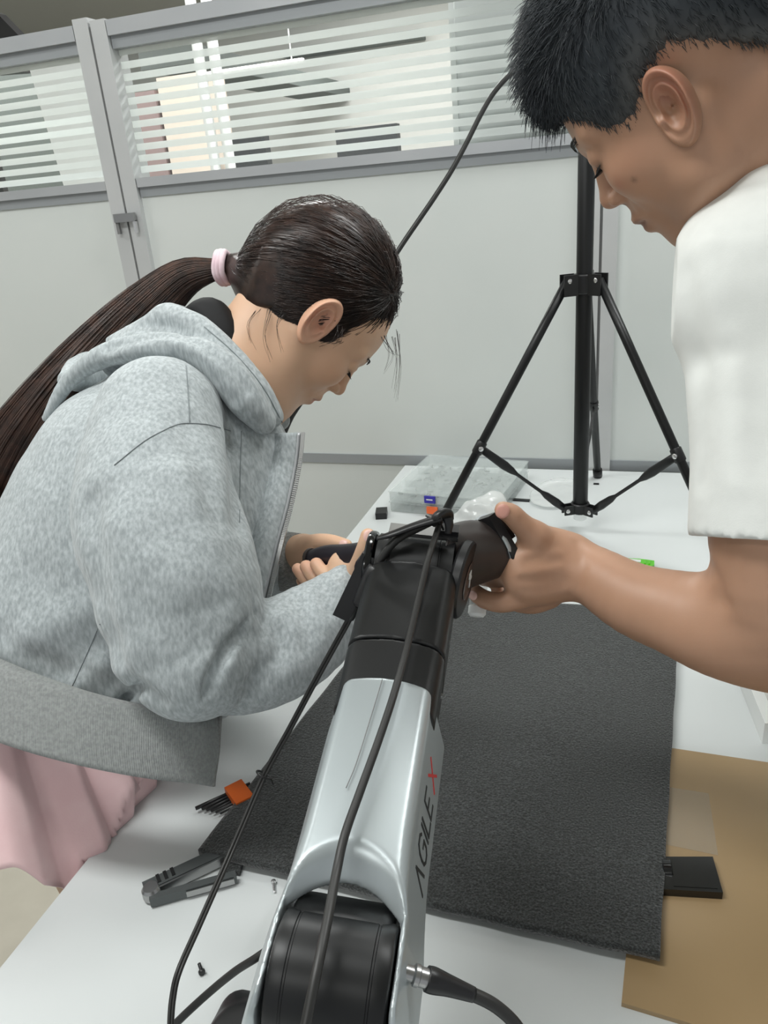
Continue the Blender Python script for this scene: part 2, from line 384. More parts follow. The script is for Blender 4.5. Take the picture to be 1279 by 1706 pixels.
def join(parts):
    Vs, Fs, n = [], [], 0
    for V, Fc in parts: Vs.append(V); Fs.append(Fc + n); n += len(V)
    return np.vstack(Vs), np.vstack(Fs)
def vnoise(P, scale, seed=0):      # smooth pseudo-noise, -1..1
    r = np.random.default_rng(seed); out = 0
    for i in range(5):
        d = r.normal(size=3); d /= np.linalg.norm(d); out = out + np.sin((P @ d) * scale * (.7 + .25 * i) + r.uniform(0, 6.28) + 1.3 * np.sin((P @ r.normal(size=3)) * scale * .5))
    return out / 5
def strands(name, paths, r0, m_, parent, cols=None):
    """paths (n, k, 3): each strand a three-sided tapering tube, all in one part"""
    n, k, _ = paths.shape; T = np.gradient(paths, axis=1); T /= np.linalg.norm(T, axis=2)[..., None] + 1e-12
    ref = np.array([.31, .53, .79]); a = np.cross(T, ref); a /= np.linalg.norm(a, axis=2)[..., None] + 1e-12; b = np.cross(T, a)
    rad = r0 * np.linspace(1, .25, k)[None, :, None] if np.ndim(r0) == 0 else np.asarray(r0)[..., None]
    V = np.stack([paths + rad * (math.cos(q) * a + math.sin(q) * b) for q in (0, 2.094, 4.189)], 2).reshape(-1, 3)
    base = (np.arange(n)[:, None] * k + np.arange(k - 1)[None]).ravel() * 3
    Fc = np.vstack([np.stack([base + j, base + (j + 1) % 3, base + 3 + (j + 1) % 3, base + 3 + j], 1) for j in range(3)])
    if cols is not None: cols = np.repeat(np.repeat(cols[:, None], k, 1), 3, 1).reshape(-1, 3)
    return meshobj(name, V, Fc, m_, parent, True, cols=cols)
# ================================================================ setting
def struct(o): o['kind'] = 'structure'; return o
WY = 1.77
struct(box('floor', -5, 3.2, -3, 6.2, -.05, 0, M['floor']))
struct(box('ceiling', -5, 3.2, -3, 6.2, 2.7, 2.75, M['ceil']))
struct(box('wall_far', -5, 3.2, 6.2, 6.25, 0, 2.7, M['plaster']))
struct(box('wall_left', -5.05, -5, -3, 6.25, 0, 2.7, M['plaster']))
PX = -1.225; PR = -.088          # post positions along the partition
part_ = struct(empty('wall_back', (-.6, WY, 0)))
box('panel', -3.2, PX - .04, WY, WY + .04, .80 - .03, 1.432, M['wall'], part_, .002)
box('panel', PX + .04, PR - .03, WY, WY + .04, .77, 1.432, M['wall'], part_, .002)
box('panel', PR + .03, 2.2, WY, WY + .04, .77, 1.432, M['wall'], part_, .002)
box('lower_panel', -3.2, PX - .04, WY, WY + .04, .08, .745, M['wall'], part_, .002)
box('lower_panel', PX + .04, PR - .03, WY, WY + .04, .08, .745, M['wall'], part_, .002)
box('lower_panel', PR + .03, 2.2, WY, WY + .04, .08, .745, M['wall'], part_, .002)
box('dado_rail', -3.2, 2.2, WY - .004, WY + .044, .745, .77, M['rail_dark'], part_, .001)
box('skirting_rail', -3.2, 2.2, WY - .006, WY + .046, 0, .08, M['rail'], part_, .002)
def rails(x0, x1):
    box('sill_rail', x0, x1, WY - .012, WY + .052, 1.447, 1.468, M['rail'], part_, .002)
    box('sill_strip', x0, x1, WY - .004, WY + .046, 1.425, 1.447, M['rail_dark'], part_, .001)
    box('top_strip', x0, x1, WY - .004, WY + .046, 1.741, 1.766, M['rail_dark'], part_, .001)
    box('top_rail', x0, x1, WY - .014, WY + .054, 1.766, 1.797, M['rail'], part_, .004)
rails(-3.2, PX - .045); rails(PX + .045, PR - .03); rails(PR + .03, 2.2)
for x in (PX, PR):
    box('post', x - .033 - .01 * (x < -1), x - .003, WY - .014, WY + .054, 0, 1.808, M['post'], part_, .005)
    box('post', x + .003, x + .033 + .01 * (x < -1), WY - .014, WY + .054, 0, 1.800, M['post'], part_, .005)
    box('post_groove', x - .004, x + .004, WY - .008, WY + .05, 0, 1.79, M['groove'], part_)
cl = box('latch', PX - .028, PX + .030, WY - .030, WY - .019, 1.372, 1.392, M['steel'], part_, .003)
box('latch_leg', PX - .028, PX - .020, WY - .026, WY - .019, 1.345, 1.374, M['groove'], part_, .001)
box('latch_leg', PX + .022, PX + .030, WY - .026, WY - .019, 1.345, 1.374, M['chrome'], part_, .001)
def window(nm, x0, x1, n0=0):
    w_ = struct(empty(nm, ((x0 + x1) / 2, WY + .02, 1.468)))
    box('glass_pane', x0, x1, WY + .018, WY + .024, 1.468, 1.741, M['glass'], w_)
    z = 1.741
    k = 0; pitch = .0247
    while z > 1.475:
        h = .0147 if k else .012
        box('frosted_stripe', x0, x1, WY + .0165, WY + .018, max(z - h, 1.468), z, M['frost'], w_)
        z -= pitch; k += 1
    return w_
window('window_1', -3.15, PX - .045); window('window_2', PX + .045, PR - .03); window('window_3', PR + .03, 2.15)
# table
tb = empty('work_table', (-.1, 1.1, 0), 'long white laminate table along the grey partition, under the robot arm', 'table')
box('tabletop', -.55, .38, -.35, 1.748, .722, .75, M['table'], tb, .002)
for x in (-.49, .32):
    for y in (-.28, 1.64): box('leg', x - .025, x + .025, y - .025, y + .025, 0, .722, M['rail'], tb, .002)
box('apron', -.49, .32, 1.62, 1.65, .66, .722, M['rail'], tb)
# ceiling lamps
for i, (lx, ly, lp) in enumerate(LIGHTS):
    e = empty('ceiling_lamp', (lx, ly, 2.7), 'white rectangular lamp panel on the ceiling ' + ['above the long-haired person', 'behind the camera', 'above the short-haired person', 'over the left part of the room', 'just beyond the left window', 'beyond the far left of the partition', 'beyond the right of the partition', 'nearest the far wall'][i], 'ceiling lamp')
    box('housing', lx - .62, lx + .62, ly - .17, ly + .17, 2.665, 2.70, M['whitep'], e, .004)
    box('diffuser', lx - .6, lx + .6, ly - .15, ly + .15, 2.66, 2.665, M['lamp'], e)
# ---------------- things in the room beyond the partition
bk = empty('whiteboard', (0, 1.9, 0), 'white board standing right behind the striped glass, behind the short-haired person', 'whiteboard')
box('board', -.405, .5, 1.875, 1.895, .9, 2.02, mat('board_white', (214, 217, 215), .5), bk, .003)
box('board_frame', -.417, -.405, 1.87, 1.9, .88, 2.04, M['whitep'], bk, .002)
for x in (-.36, .45): box('leg', x - .015, x + .015, 1.895, 1.92, 0, 2.0, M['rail'], bk)
cb = empty('dark_cabinet', (-3.6, 4.2, 0), 'dark grey-green cabinet beyond the left window pane', 'cabinet')
box('body', -4.6, -2.95, 3.9, 4.3, 0, 2.12, M['dark1'], cb, .01)
for x in (-4.05, -3.5): box('door', x, x + .53, 3.88, 3.9, .1, 2.06, M['dark1'], cb, .004)
ld = empty('leaning_board', (-2.2, 2.9, 0), 'tall white panel with a slanted left edge, behind the left window', 'panel')
P_ = [ony(46, 105, 2.6), ony(112, 330, 2.6), ony(180, 330, 2.6), ony(160, 60, 2.6), ony(85, 50, 2.6)]
bm = bmesh.new(); a = [bm.verts.new((p[0], 2.6, p[2])) for p in P_]; b = [bm.verts.new((p[0], 2.63, p[2])) for p in P_]
bm.faces.new(a); bm.faces.new(b[::-1])
for i in range(5): j = (i + 1) % 5; bm.faces.new([a[i], a[j], b[j], b[i]])
bmobj('board', bm, M['whitep'], ld)
box('leg', P_[1][0] + .02, P_[1][0] + .06, 2.6, 2.63, 0, P_[1][2] + .02, M['rail'], ld)
box('leg', P_[2][0] - .06, P_[2][0] - .02, 2.6, 2.63, 0, P_[2][2] + .02, M['rail'], ld)
hs = empty('black_screen', tuple(ony(10, 60, 3.0)), 'black screen corner poking up above the partition at top left', 'screen')
c0 = ony(12, 22, 3.0)
bm = bmesh.new(); q = [ony(-90, -20, 3.0), ony(-5, 22, 3.0), ony(34, 62, 3.0), ony(40, 120, 3.0), ony(-90, 130, 3.0)]
a = [bm.verts.new((p[0], 3.0, p[2])) for p in q]; b = [bm.verts.new((p[0], 3.05, p[2])) for p in q]
bm.faces.new(a); bm.faces.new(b[::-1])
for i in range(5): j = (i + 1) % 5; bm.faces.new([a[i], a[j], b[j], b[i]])
bmobj('panel', bm, M['dark2'], hs); box('stand', q[4][0] + .1, q[4][0] + .14, 3.01, 3.04, 0, q[4][2] + .03, M['dark2'], hs)
pl = empty('pipe_column', (ony(345, 100, 3.2)[0], 3.2, 0), 'pale double pipe running up to the ceiling beyond the glass', 'pipe')
xx = ony(345, 100, 3.2)[0]
lathe('pipe', zframe((xx - .035, 3.2, 0), (0, 0, 1)), [(.022, 0), (.022, 2.7)], M['whitep'], pl); lathe('pipe', zframe((xx + .035, 3.2, 0), (0, 0, 1)), [(.022, 0), (.022, 2.7)], M['whitep'], pl)
# shelf with boxes seen through the stripes
sh = empty('storage_shelf', (ony(270, 180, 3.6)[0], 3.6, 0), 'pale open shelf unit seen through the striped glass', 'shelf')
sx = ony(270, 180, 3.6)[0]
for z in (.4, 1.0, 1.36): box('shelf_board', sx - .5, sx + 1.9, 3.6, 3.95, z, z + .025, M['plaster'], sh)
for x in (sx - .5, sx + .66, sx + 1.86): box('upright', x, x + .04, 3.6, 3.95, 0, 1.385, M['plaster'], sh)
def pbox(nm, x0, y0, x1, y1, Y, m_, label, cat, z0=None, dep=.25):
    a = ony(x0, y1, Y); b = ony(x1, y0, Y); zb = a[2] if z0 is None else z0
    e = box(nm, a[0], b[0], Y, Y + dep, zb, max(b[2], zb + .05), m_, None, .006); tag(e, label, cat); return e
pbox('storage_box', 205, 150, 256, 190, 3.62, M['mauve'], 'mauve box on the shelf beyond the glass, leftmost', 'box', 1.385)
pbox('storage_box', 270, 120, 330, 190, 3.62, M['beige'], 'tall beige box on the shelf beyond the glass', 'box', 1.385)
pbox('storage_box', 235, 70, 318, 118, 3.9, M['dark1'], 'dark box hung high on the wall beyond the glass', 'box', None, 2.29)
pbox('monitor', 378, 225, 440, 262, 3.62, M['dark2'], 'dark monitor on the shelf beyond the glass, left of two', 'monitor', 1.385, .05)
pbox('monitor', 560, 205, 660, 240, 3.62, M['dark2'], 'wide dark monitor on the shelf beyond the glass', 'monitor', 1.385, .05)
pbox('wall_box', 470, 60, 700, 96, 6.05, M['dark1'], 'long grey air duct on the far wall beyond the glass', 'duct', None, .15)
tl = empty('tube_lamp', tuple(ony(430, 115, 3.3)), 'thin bright tube lamp hanging beyond the striped glass', 'lamp')
a = ony(345, 124, 3.3); b = ony(505, 100, 3.3); zc = (a[2] + b[2]) / 2
box('tube', a[0], b[0], 3.29, 3.31, zc - .008, zc + .008, M['lamp'], tl, .003)
for x in (a[0] + .05, b[0] - .05): box('suspension_wire', x - .002, x + .002, 3.298, 3.302, zc, 2.7, M['whitep'], tl)
# chair at the lower left
ch = empty('office_chair', (-.86, .12, 0), 'blue-grey rounded plastic chair at the lower left beside the table', 'chair')
s_ = SDF().box((-.86, .22, .44), (.17, .19, .022), .02).box((-1.02, .22, .66), (.03, .19, .2), .028, k=.05)
V, Fc = s_.mesh((-1.12, .0, .38), (-.62, .46, .9), .008); meshobj('seat_shell', V, Fc, M['chair'], ch, True)
lathe('pedestal', zframe((-.86, .22, .05), (0, 0, 1)), [(.025, 0), (.025, .38)], M['steel'], ch)
for k in range(5):
    a_ = k * 1.2566; tubeobj('leg', [(-.86, .22, .08), (-.86 + .24 * math.cos(a_), .22 + .24 * math.sin(a_), .03)], .014, M['black'], ch, res=1)
# ================================================================ things on the table
def onto(px, py, z=.75): return onz(px, py, z)
def poly_slab(name, pts, z0, z1, m_, parent=None, bevel=0, warp=None, sub=0):
    bm = bmesh.new(); a = [bm.verts.new((p[0], p[1], z0)) for p in pts]; b = [bm.verts.new((p[0], p[1], z1)) for p in pts]
    bm.faces.new(a[::-1]); bm.faces.new(b); n = len(pts)
    for i in range(n): j = (i + 1) % n; bm.faces.new([a[i], a[j], b[j], b[i]])
    return bmobj(name, bm, m_, parent, bevel=bevel)
# cardboard with a strip of clear tape
card = empty('cardboard_sheet', (.19, .62, .75), 'flat brown cardboard sheet under the corner of the black foam mat', 'cardboard')
poly_slab('sheet', [(.010, .458), (.365, .43), (.372, .782), (.028, .792)], .7502, .7552, M['card'], card, .0008)
tp = [onto(1105, 1310, .7555), onto(1180, 1322, .7555), onto(1196, 1425, .7555), onto(1100, 1405, .7555)]
poly_slab('clear_tape', [p[:2] for p in tp][::-1], .7552, .7556, M['tape'], card)
# foam mat: thin sheet with slightly wavy edges
MC = np.array([(-.425, .512), (.040, .499), (.076, 1.10), (-.365, 1.092)])
def matf(z0, amp):
    def f(u, v):
        P = (1 - u)[:, None] * (1 - v)[:, None] * MC[0] + u[:, None] * (1 - v)[:, None] * MC[1] + u[:, None] * v[:, None] * MC[2] + (1 - u)[:, None] * v[:, None] * MC[3]
        P = P + .0004 * np.stack([np.sin(37 * v + 2) * (np.abs(u - .5) > .49), np.sin(41 * u) * (np.abs(v - .5) > .49)], 1)
        z = z0 + .0035 * np.exp(-((u - 1) ** 2 + v ** 2) / .02) + .0015 * vnoise(np.stack([P[:, 0], P[:, 1], 0 * u], 1), 14, 3) + .012 * np.exp(-((u - .42) / .05) ** 2) * np.clip(v - .86, 0, 1)
        return np.hstack([P, z[:, None]])
    return f
mt = grid('foam_mat', matf(.7655, 1), 120, 150, M['mat'], None, .0075)
tag(mt, 'large black foam mat lying on the white table under the robot arm', 'mat')
mt2 = poly_slab('foam_offcut', [onto(x, y, .757)[:2] for x, y in ((352, 1412), (392, 1372), (418, 1385), (398, 1452), (372, 1448))][::-1], .7505, .7575, M['mat'], None, .001)
tag(mt2, 'small black foam scrap at the left corner of the mat, beside the folding tool', 'foam scrap')
# black flat device under the mat
ph = empty('phone', tuple(onto(1155, 1455, .756)), 'glossy black slab sticking out from under the mat onto the cardboard', 'phone')
q = [onto(x, y, .764)[:2] for x, y in ((1100, 1427), (1187, 1427), (1204, 1487), (1100, 1481))]
poly_slab('body', q[::-1], .7553, .7640, M['blackgl'], ph, .0012)
q = [onto(x, y, .7645)[:2] for x, y in ((1122, 1433), (1181, 1433), (1195, 1480), (1122, 1476))]
poly_slab('screen', q[::-1], .7640, .7644, M['blackgl'], ph)
e = lathe('lens_cap', zframe(onto(1107, 1453, .757) + [.002, 0, 0], (1, .1, .1)), [(.0095, -.004), (.0125, -.003), (.0125, .004), (.0105, .005), (.006, .0045), (0, .0045)], M['blackgl'], None, 28)
tag(e, 'round black cap at the edge of the mat touching the glossy slab', 'cap')
# white power block at the right edge
pw = empty('power_strip', tuple(onto(1275, 1180)), 'white plastic power strip at the right edge of the table', 'power strip')
T_ = rotz(.12, tuple(onto(1286, 1176)[:2]) + (.7502,)); box('body', -.03, .03, -.075, .075, 0, .03, M['whitep'], pw, .006, T_)
box('switch', -.012, .012, -.065, -.045, .03, .033, M['plaster'], pw, .001, T_)
for k in range(2): box('socket', -.016, .016, -.03 + k * .045, .0 + k * .045, .0295, .0305, M['plaster'], pw, .001, T_)
# component boxes
def compbox(z, lab, labcol, labp):
    e = empty('component_box', (-.375, 1.555, z), lab, 'storage box'); T_ = rotz(-.12, (-.372, 1.555, z))
    box('tray', -.115, .125, -.11, .13, 0, .003, M['clearp'], e, .001, T_)
    for (a, b, c, d) in ((-.115, .125, -.11, -.108), (-.115, .125, .128, .13), (-.115, -.113, -.11, .13), (.123, .125, -.11, .13)): box('wall', a, b, c, d, .003, .021, M['clearp'], e, 0, T_)
    for k in range(1, 5): box('divider', -.115 + k * .048, -.1138 + k * .048, -.108, .128, .003, .019, M['clearp'], e, 0, T_)
    for k in range(1, 3): box('divider', -.113, .123, -.11 + k * .08, -.1088 + k * .08, .003, .019, M['clearp'], e, 0, T_)
    box('lid', -.117, .127, -.112, .132, .021, .0235, M['clearp'], e, .001, T_)
    box('latch', labp - .012, labp + .012, -.117, -.1125, .006, .021, labcol, e, .001, T_)
    bm = bmesh.new(); r_ = random.Random(int(z * 1000))
    for k in range(60):
        x = r_.uniform(-.105, .115); y = r_.uniform(-.1, .12); a = r_.uniform(0, 3); T2 = rotz(a, tx(T_, [x, y, .005])); addbox(bm, -.006, .006, -.0016, .0016, 0, .003, T2)
    o = bmobj('small_part', bm, M['steel'], e); o['kind'] = 'stuff'
    return e, T_
e, T_ = compbox(.7503, 'lower clear compartment box with an orange latch, back left of the table', M['orange2'], -.016)
e, T_ = compbox(.7745, 'upper clear compartment box with a blue latch, back left of the table', M['blue'], -.020)
box('latch_print', -.027, -.013, -.1178, -.1172, .013, .0155, M['whitep'], e, 0, T_)
# little black box, strip, small chip
c_ = onto(633, 864); T_ = rotz(.25, c_ + [0, .012, .0003])
e = box('adapter_block', -.012, .012, -.017, .017, 0, .014, M['black'], None, .002, T_); tag(e, 'small black block at the left table edge near the clear boxes', 'adapter')
c_ = onto(862, 834)
e = box('black_strip', -.026, .026, -.005, .005, 0, .003, M['black'], None, .0006, rotz(-.06, c_ + [0, 0, .0003])); tag(e, 'thin flat black strip lying on the table left of the tripod post', 'strip')
c_ = onto(993, 807)
e = box('black_chip', -.006, .006, -.003, .003, 0, .002, M['black'], None, .0004, rotz(0, c_ + [0, 0, .0003])); tag(e, 'tiny black chip on the table behind the tripod post', 'chip')
# clear bag and lump at the back of the table
s_ = SDF().ell((-.165, 1.57, .757), (.05, .07, .006), k=.004).ell((-.15, 1.62, .759), (.045, .045, .009), k=.01); s_.field(lambda P: .0016 * vnoise(P, 160, 5))
V, Fc = s_.mesh((-.36, 1.5, .7455), (-.1, 1.71, .775), .003); V[:, 2] = np.maximum(V[:, 2], .7503)
e = meshobj('clear_bag', V, Fc, M['film'], None, True); tag(e, 'flat crumpled clear plastic bag at the back of the table beside the clear boxes', 'plastic bag')
# green tape cutter
g = empty('tape_cutter', tuple(onto(1060, 950)), 'bright green plastic clip-like cutter lying on the table', 'cutter'); c_ = onto(1062, 948); T_ = rotz(-.06, c_ + [0, 0, .0003])
bm = bmesh.new(); prof = [(-.031, .010), (-.02, .016), (.0, .0185), (.026, .016), (.027, .0), (.02, -.012), (-.004, -.010), (-.016, .0)]
a = [bm.verts.new(tx(T_, [x, y, 0])) for x, y in prof]; b = [bm.verts.new(tx(T_, [x, y, .011])) for x, y in prof]; bm.faces.new(a[::-1]); bm.faces.new(b)
for i in range(8): j = (i + 1) % 8; bm.faces.new([a[i], a[j], b[j], b[i]])
bmobj('body', bm, M['green'], g, bevel=.002)
box('white_insert', -.016, .004, .003, .012, .011, .0125, M['whitep'], g, .0008, T_); box('grip', .010, .013, -.002, .012, .011, .013, M['green'], g, .0006, T_); box('grip', .017, .020, -.002, .012, .011, .013, M['green'], g, .0006, T_)
# folding multi tool
mtl = empty('multi_tool', tuple(onto(320, 1465)), 'folded grey steel pocket tool lying on the table left of the mat', 'multi tool')
a = onto(258, 1492, .752); b = onto(392, 1428, .752); T_ = frame(a, b - a, (0, 0, 1)); T_ = frame(a, (b - a), np.cross((0, 0, 1), b - a)); LL = np.linalg.norm(b - a)
grey = mat('tool_grey', (98, 102, 102), .38, .6)
box('handle', -.008, LL, -.002, .0115, .0, .013, grey, mtl, .004, T_)
for k in range(3): box('grip_band', .006 + k * .0075, .0095 + k * .0075, .001, .0122, -.0004, .0137, M['black'], mtl, .001, T_)
box('inner_plate', .0, LL, -.0045, -.0022, .001, .012, M['steel'], mtl, .0008, T_)
T2 = frame(a + T_[:3, 1] * -.010, (b - a) + T_[:3, 1] * -.022, T_[:3, 1])
box('second_handle', -.006, LL * .93, -.0045, .003, .0, .011, grey, mtl, .003, T2)
box('blade', .03, LL * .9, -.0062, -.005, .002, .009, M['steel'], mtl, .0004, T2)
lathe('pivot', zframe(a + T_[:3, 0] * -.002 + [0, 0, .0], (0, 0, 1)), [(.0085, 0), (.0095, .002), (.0095, .011), (.0075, .0138), (0, .0140)], M['steel'], mtl)
for k in range(4):
    p = a + T_[:3, 0] * (LL * (.66 + k * .09)) + T_[:3, 1] * .0125 + [0, 0, .010]
    tubeobj('blade_notch', [p + T_[:3, 0] * -.003, p + T_[:3, 1] * .003, p + T_[:3, 0] * .003], .0009, M['steel'], mtl, 6)
# hex keys in an orange holder
hk = empty('hex_key_set', tuple(onto(392, 1345)), 'orange holder with a fan of black hex keys at the mat corner', 'hex key set')
c_ = onto(399, 1332, .756); d_ = onto(362, 1384, .756) - onto(404, 1362, .756); d_[2] = 0; d_ /= np.linalg.norm(d_); T_ = frame(c_, d_, np.cross((0, 0, 1), d_))
box('holder', -.012, .010, -.017, .017, -.004, .012, M['orange'], hk, .002, T_)
for k in range(7):
    y = .013 - k * .0043; ln = .016 + .0035 * k + .002 * (k == 6); r_ = .0009 + .00025 * k
    p0 = tx(T_, [-.02, y, .003]); p1 = tx(T_, [ln + .008, y - .001 * k, .003 - .002]); tubeobj('hex_key', [p0, (p0 + p1) / 2, p1], r_, M['black'], hk, 6, res=1)
p0 = onto(364, 1394, .754); p1 = onto(405, 1372, .758)
e = tubeobj('hex_key', [p0, (p0 + p1) / 2, p1], .0027, M['black'], None, 6, res=1); tag(e, 'single black hex key lying loose under the orange holder', 'hex key')
# two loose screws
def screw(px, py, m_, lab, dirp, L_, r_):
    a = onto(px, py, .7535); b = onto(dirp[0], dirp[1], .752); d = (b - a); d[2] = -.0008; d /= np.linalg.norm(d); a[2] = .7503 + r_ * 2.0
    e = empty('screw', tuple(a), lab, 'screw')
    lathe('head', zframe(a, d), [(0, 0), (r_ * 1.7, .0002), (r_ * 2, .0012), (r_ * 2, .003), (r_, .0034)], m_, e, 12)
    lathe('shank', zframe(a, d), [(r_, .003)] + [(r_ * (1.05 if k % 2 else .85), .0035 + k * L_ / 12) for k in range(12)] + [(r_ * .3, .004 + L_)], m_, e, 10)
screw(337, 1622, M['black'], 'small black screw lying on the table near the cable loop', (332, 1607), .009, .0016)
screw(455, 1466, M['chrome'], 'small silver screw on the table beside the silver arm', (457, 1486), .011, .0014)
# ================================================================ tripod
TC = np.array([-.095, 1.393])
tr = empty('tripod_stand', (TC[0], TC[1], .75), 'black metal tripod light stand on the table behind the robot arm', 'tripod')
def v3(x, y, z): return np.array([x, y, z], float)
lathe('pole', zframe((TC[0], TC[1], .80), (0, 0, 1)), [(.0125, 0), (.0138, .002), (.0138, .70), (.0125, .702)], M['blackm'], tr)
lathe('upper_pole', zframe((TC[0], TC[1], 1.49), (0, 0, 1)), [(.0105, 0), (.0105, .60), (0, .602)], M['blackm'], tr)
lathe('pole_clamp', zframe((TC[0], TC[1], 1.47), (0, 0, 1)), [(.0165, 0), (.0175, .003), (.0175, .03), (.016, .033)], M['black'], tr)
hub = lathe('hub', zframe((TC[0], TC[1], 1.205), (0, 0, 1)), [(.0175, 0), (.019, .002), (.019, .030), (.0175, .032)], M['black'], tr)
brk = lathe('lower_bracket', zframe((TC[0], TC[1], .797), (0, 0, 1)), [(.0160, 0), (.0175, .0015), (.0175, .018), (.016, .02)], M['black'], tr)
lathe('pole_foot', zframe((TC[0], TC[1], .782), (0, 0, 1)), [(.010, 0), (.0125, .002), (.0125, .015)], M['clearp'], tr)
for k in range(3):
    a_ = math.radians(87 + 120 * k); u = v3(math.cos(a_), math.sin(a_), 0); c3 = v3(TC[0], TC[1], 0); sd = v3(-u[1], u[0], 0)
    box('hub_fork', .015, .040, -.011, -.008, 1.203, 1.238, M['black'], tr, .001, frame(c3, u, sd)); box('hub_fork', .015, .040, .008, .011, 1.203, 1.238, M['black'], tr, .001, frame(c3, u, sd))
    box('bracket_fork', .012, .034, -.0085, -.006, .797, .815, M['black'], tr, .001, frame(c3, u, sd)); box('bracket_fork', .012, .034, .006, .0085, .797, .815, M['black'], tr, .001, frame(c3, u, sd))
    top = c3 + u * .030 + [0, 0, 1.228]; foot = c3 + u * .31 + [0, 0, .758]
    leg = tubeobj('leg', [top, (top + foot) / 2, foot], .0078, M['blackm'], tr, 14, res=2)
    tubeobj('rubber_foot', [foot + (top - foot) * .03, foot - (top - foot) * .008], .0105, M['black'], leg, 12, res=1)
    mid = top + (foot - top) * .585
    inn = c3 + u * .028 + [0, 0, .806]
    P = [mid + (inn - mid) * t for t in (0, .12, .28, .36, .42, .7, .76, .88, 1)]
    V, Fc = tube(P, [.007, .0075, .0085, .0065, .0032, .0032, .0065, .008, .006], 8, .35, sd)
    meshobj('brace', V, Fc, M['black'], tr, True)
    for p, r_ in ((mid, .0046), (inn, .0042), (top, .0046)):
        for sgn in (-1, 1): lathe('bolt', zframe(p + sd * sgn * .0088, sd * sgn), [(r_, 0), (r_, .0018), (r_ * .6, .003), (0, .0031)], M['chrome'], tr, 12)
    lathe('leg_clamp', zframe(mid - (foot - top) / np.linalg.norm(foot - top) * .012, foot - top), [(.0090, 0), (.0098, .002), (.0098, .022), (.009, .024)], M['black'], tr, 16)
# ================================================================ robot arm
RA = at(560, 1610, .43); RB = at(697, 925, .72); ey = (RB - RA) / np.linalg.norm(RB - RA)
ex = np.array([.98, .115, -.13]); ex -= ey * (ex @ ey); ex /= np.linalg.norm(ex); ez = np.cross(ex, ey); TA = frame(RA, ex, ey); AX = np.array([ex, ey, ez])
def L(x, y, z): return tx(TA, [x, y, z])
rb = empty('robot_arm', (RA[0], RA[1], .75), 'silver and black jointed robot arm reaching away from the camera over the mat', 'robot arm')
# base column on the table
lathe('base', zframe((RA[0], RA[1], .75), (0, 0, 1)), [(.072, 0), (.074, .003), (.074, .045), (.066, .055), (.052, .06), (.050, .12), (.047, .125)], M['blackm'], rb, 40)
s_ = SDF().box((RA[0], RA[1] + .0, .92), (.034, .040, .062), .014).cyl(RA - ez * .02, ex, .044, .030, .006, k=.02)
V, Fc = s_.mesh((RA[0] - .07, RA[1] - .07, .85), (RA[0] + .07, RA[1] + .07, 1.06), .0022); meshobj('shoulder_housing', V, Fc, M['blackm'], rb, True)
s_ = SDF().box((-.240, .290, .822), (.030, .036, .050), .016, k=.01).cyl((-.238, .286, .862), (0, 0, 1), .024, .016, .006, k=.01).box((-.2, .29, .80), (.05, .03, .03), .012, k=.02)
V, Fc = s_.mesh((-.3, .24, .76), (-.13, .36, .92), .0025); bl = meshobj('cable_housing', V, Fc, M['black'], rb, True)
lathe('motor', zframe(RA - ex * .0325 - ey * .007 - ez * .001, ex), [(.029, 0), (.0315, .001), (.0325, .003), (.0325, .009), (.032, .0095), (.032, .0105), (.0325, .011), (.0325, .054), (.032, .0545), (.032, .0555), (.0325, .056), (.0325, .062), (.0315, .064), (.029, .065)], M['blackm'], rb, 64)
# silver upper link: body with a scooped mouth and two fork cheeks
s_ = SDF()
def shell(P):
    q = (P - RA) @ AX.T; x, y, z = q[..., 0], q[..., 1], q[..., 2]
    hw = .0385 + .0045 * np.clip((.07 - y) / .06, 0, 1) ** 1.5 - .24 * z; top = .0335 - 2.4 * x * x
    ax_, az = np.abs(x) - hw + .006, np.abs(z + .002) - top + .006
    body = np.sqrt(np.maximum(ax_, 0) ** 2 + np.maximum(az, 0) ** 2) + np.minimum(np.maximum(ax_, az), 0) - .006
    endf = y - (.186 - 4.2 * x * x)                         # arched far end
    rr = np.sqrt(y * y + z * z) - .0395                      # round cheek end
    near = np.where(y > 0, -.02, rr)
    body = smax(body, endf, .004); body = smax(body, near, .004)
    cut = np.maximum(np.abs(x) - .0372, y - (.052 - 14 * x * x))     # mouth between the cheeks
    tilt = (z - .034) * 1.1; cut = np.maximum(np.abs(x) - .0335, y - (.058 - 17 * x * x) - tilt)
    cav = np.maximum(np.maximum(np.abs(x) - .0330, z - .014), y - .095)
    body = smax(body, -cav, .003)
    return smax(body, -cut, .006)
s_._add(shell, RA + ey * .07, .16, 0, 'u')
lo = np.min([L(x, y, z) for x in (-.06, .06) for y in (-.06, .21) for z in (-.05, .05)], 0); hi = np.max([L(x, y, z) for x in (-.06, .06) for y in (-.06, .21) for z in (-.05, .05)], 0)
V, Fc = s_.mesh(lo, hi, .0014); V = relax(V, Fc, 2); sl = meshobj('silver_link', V, Fc, M['silver'], rb, True)
# a hairline seam along the top
tubeobj('seam', [L(-.004, .181, .0338), L(-.006, .15, .0337), L(-.009, .11, .0335), L(-.012, .09, .0333)], .00035, M['groove'], sl, 5)
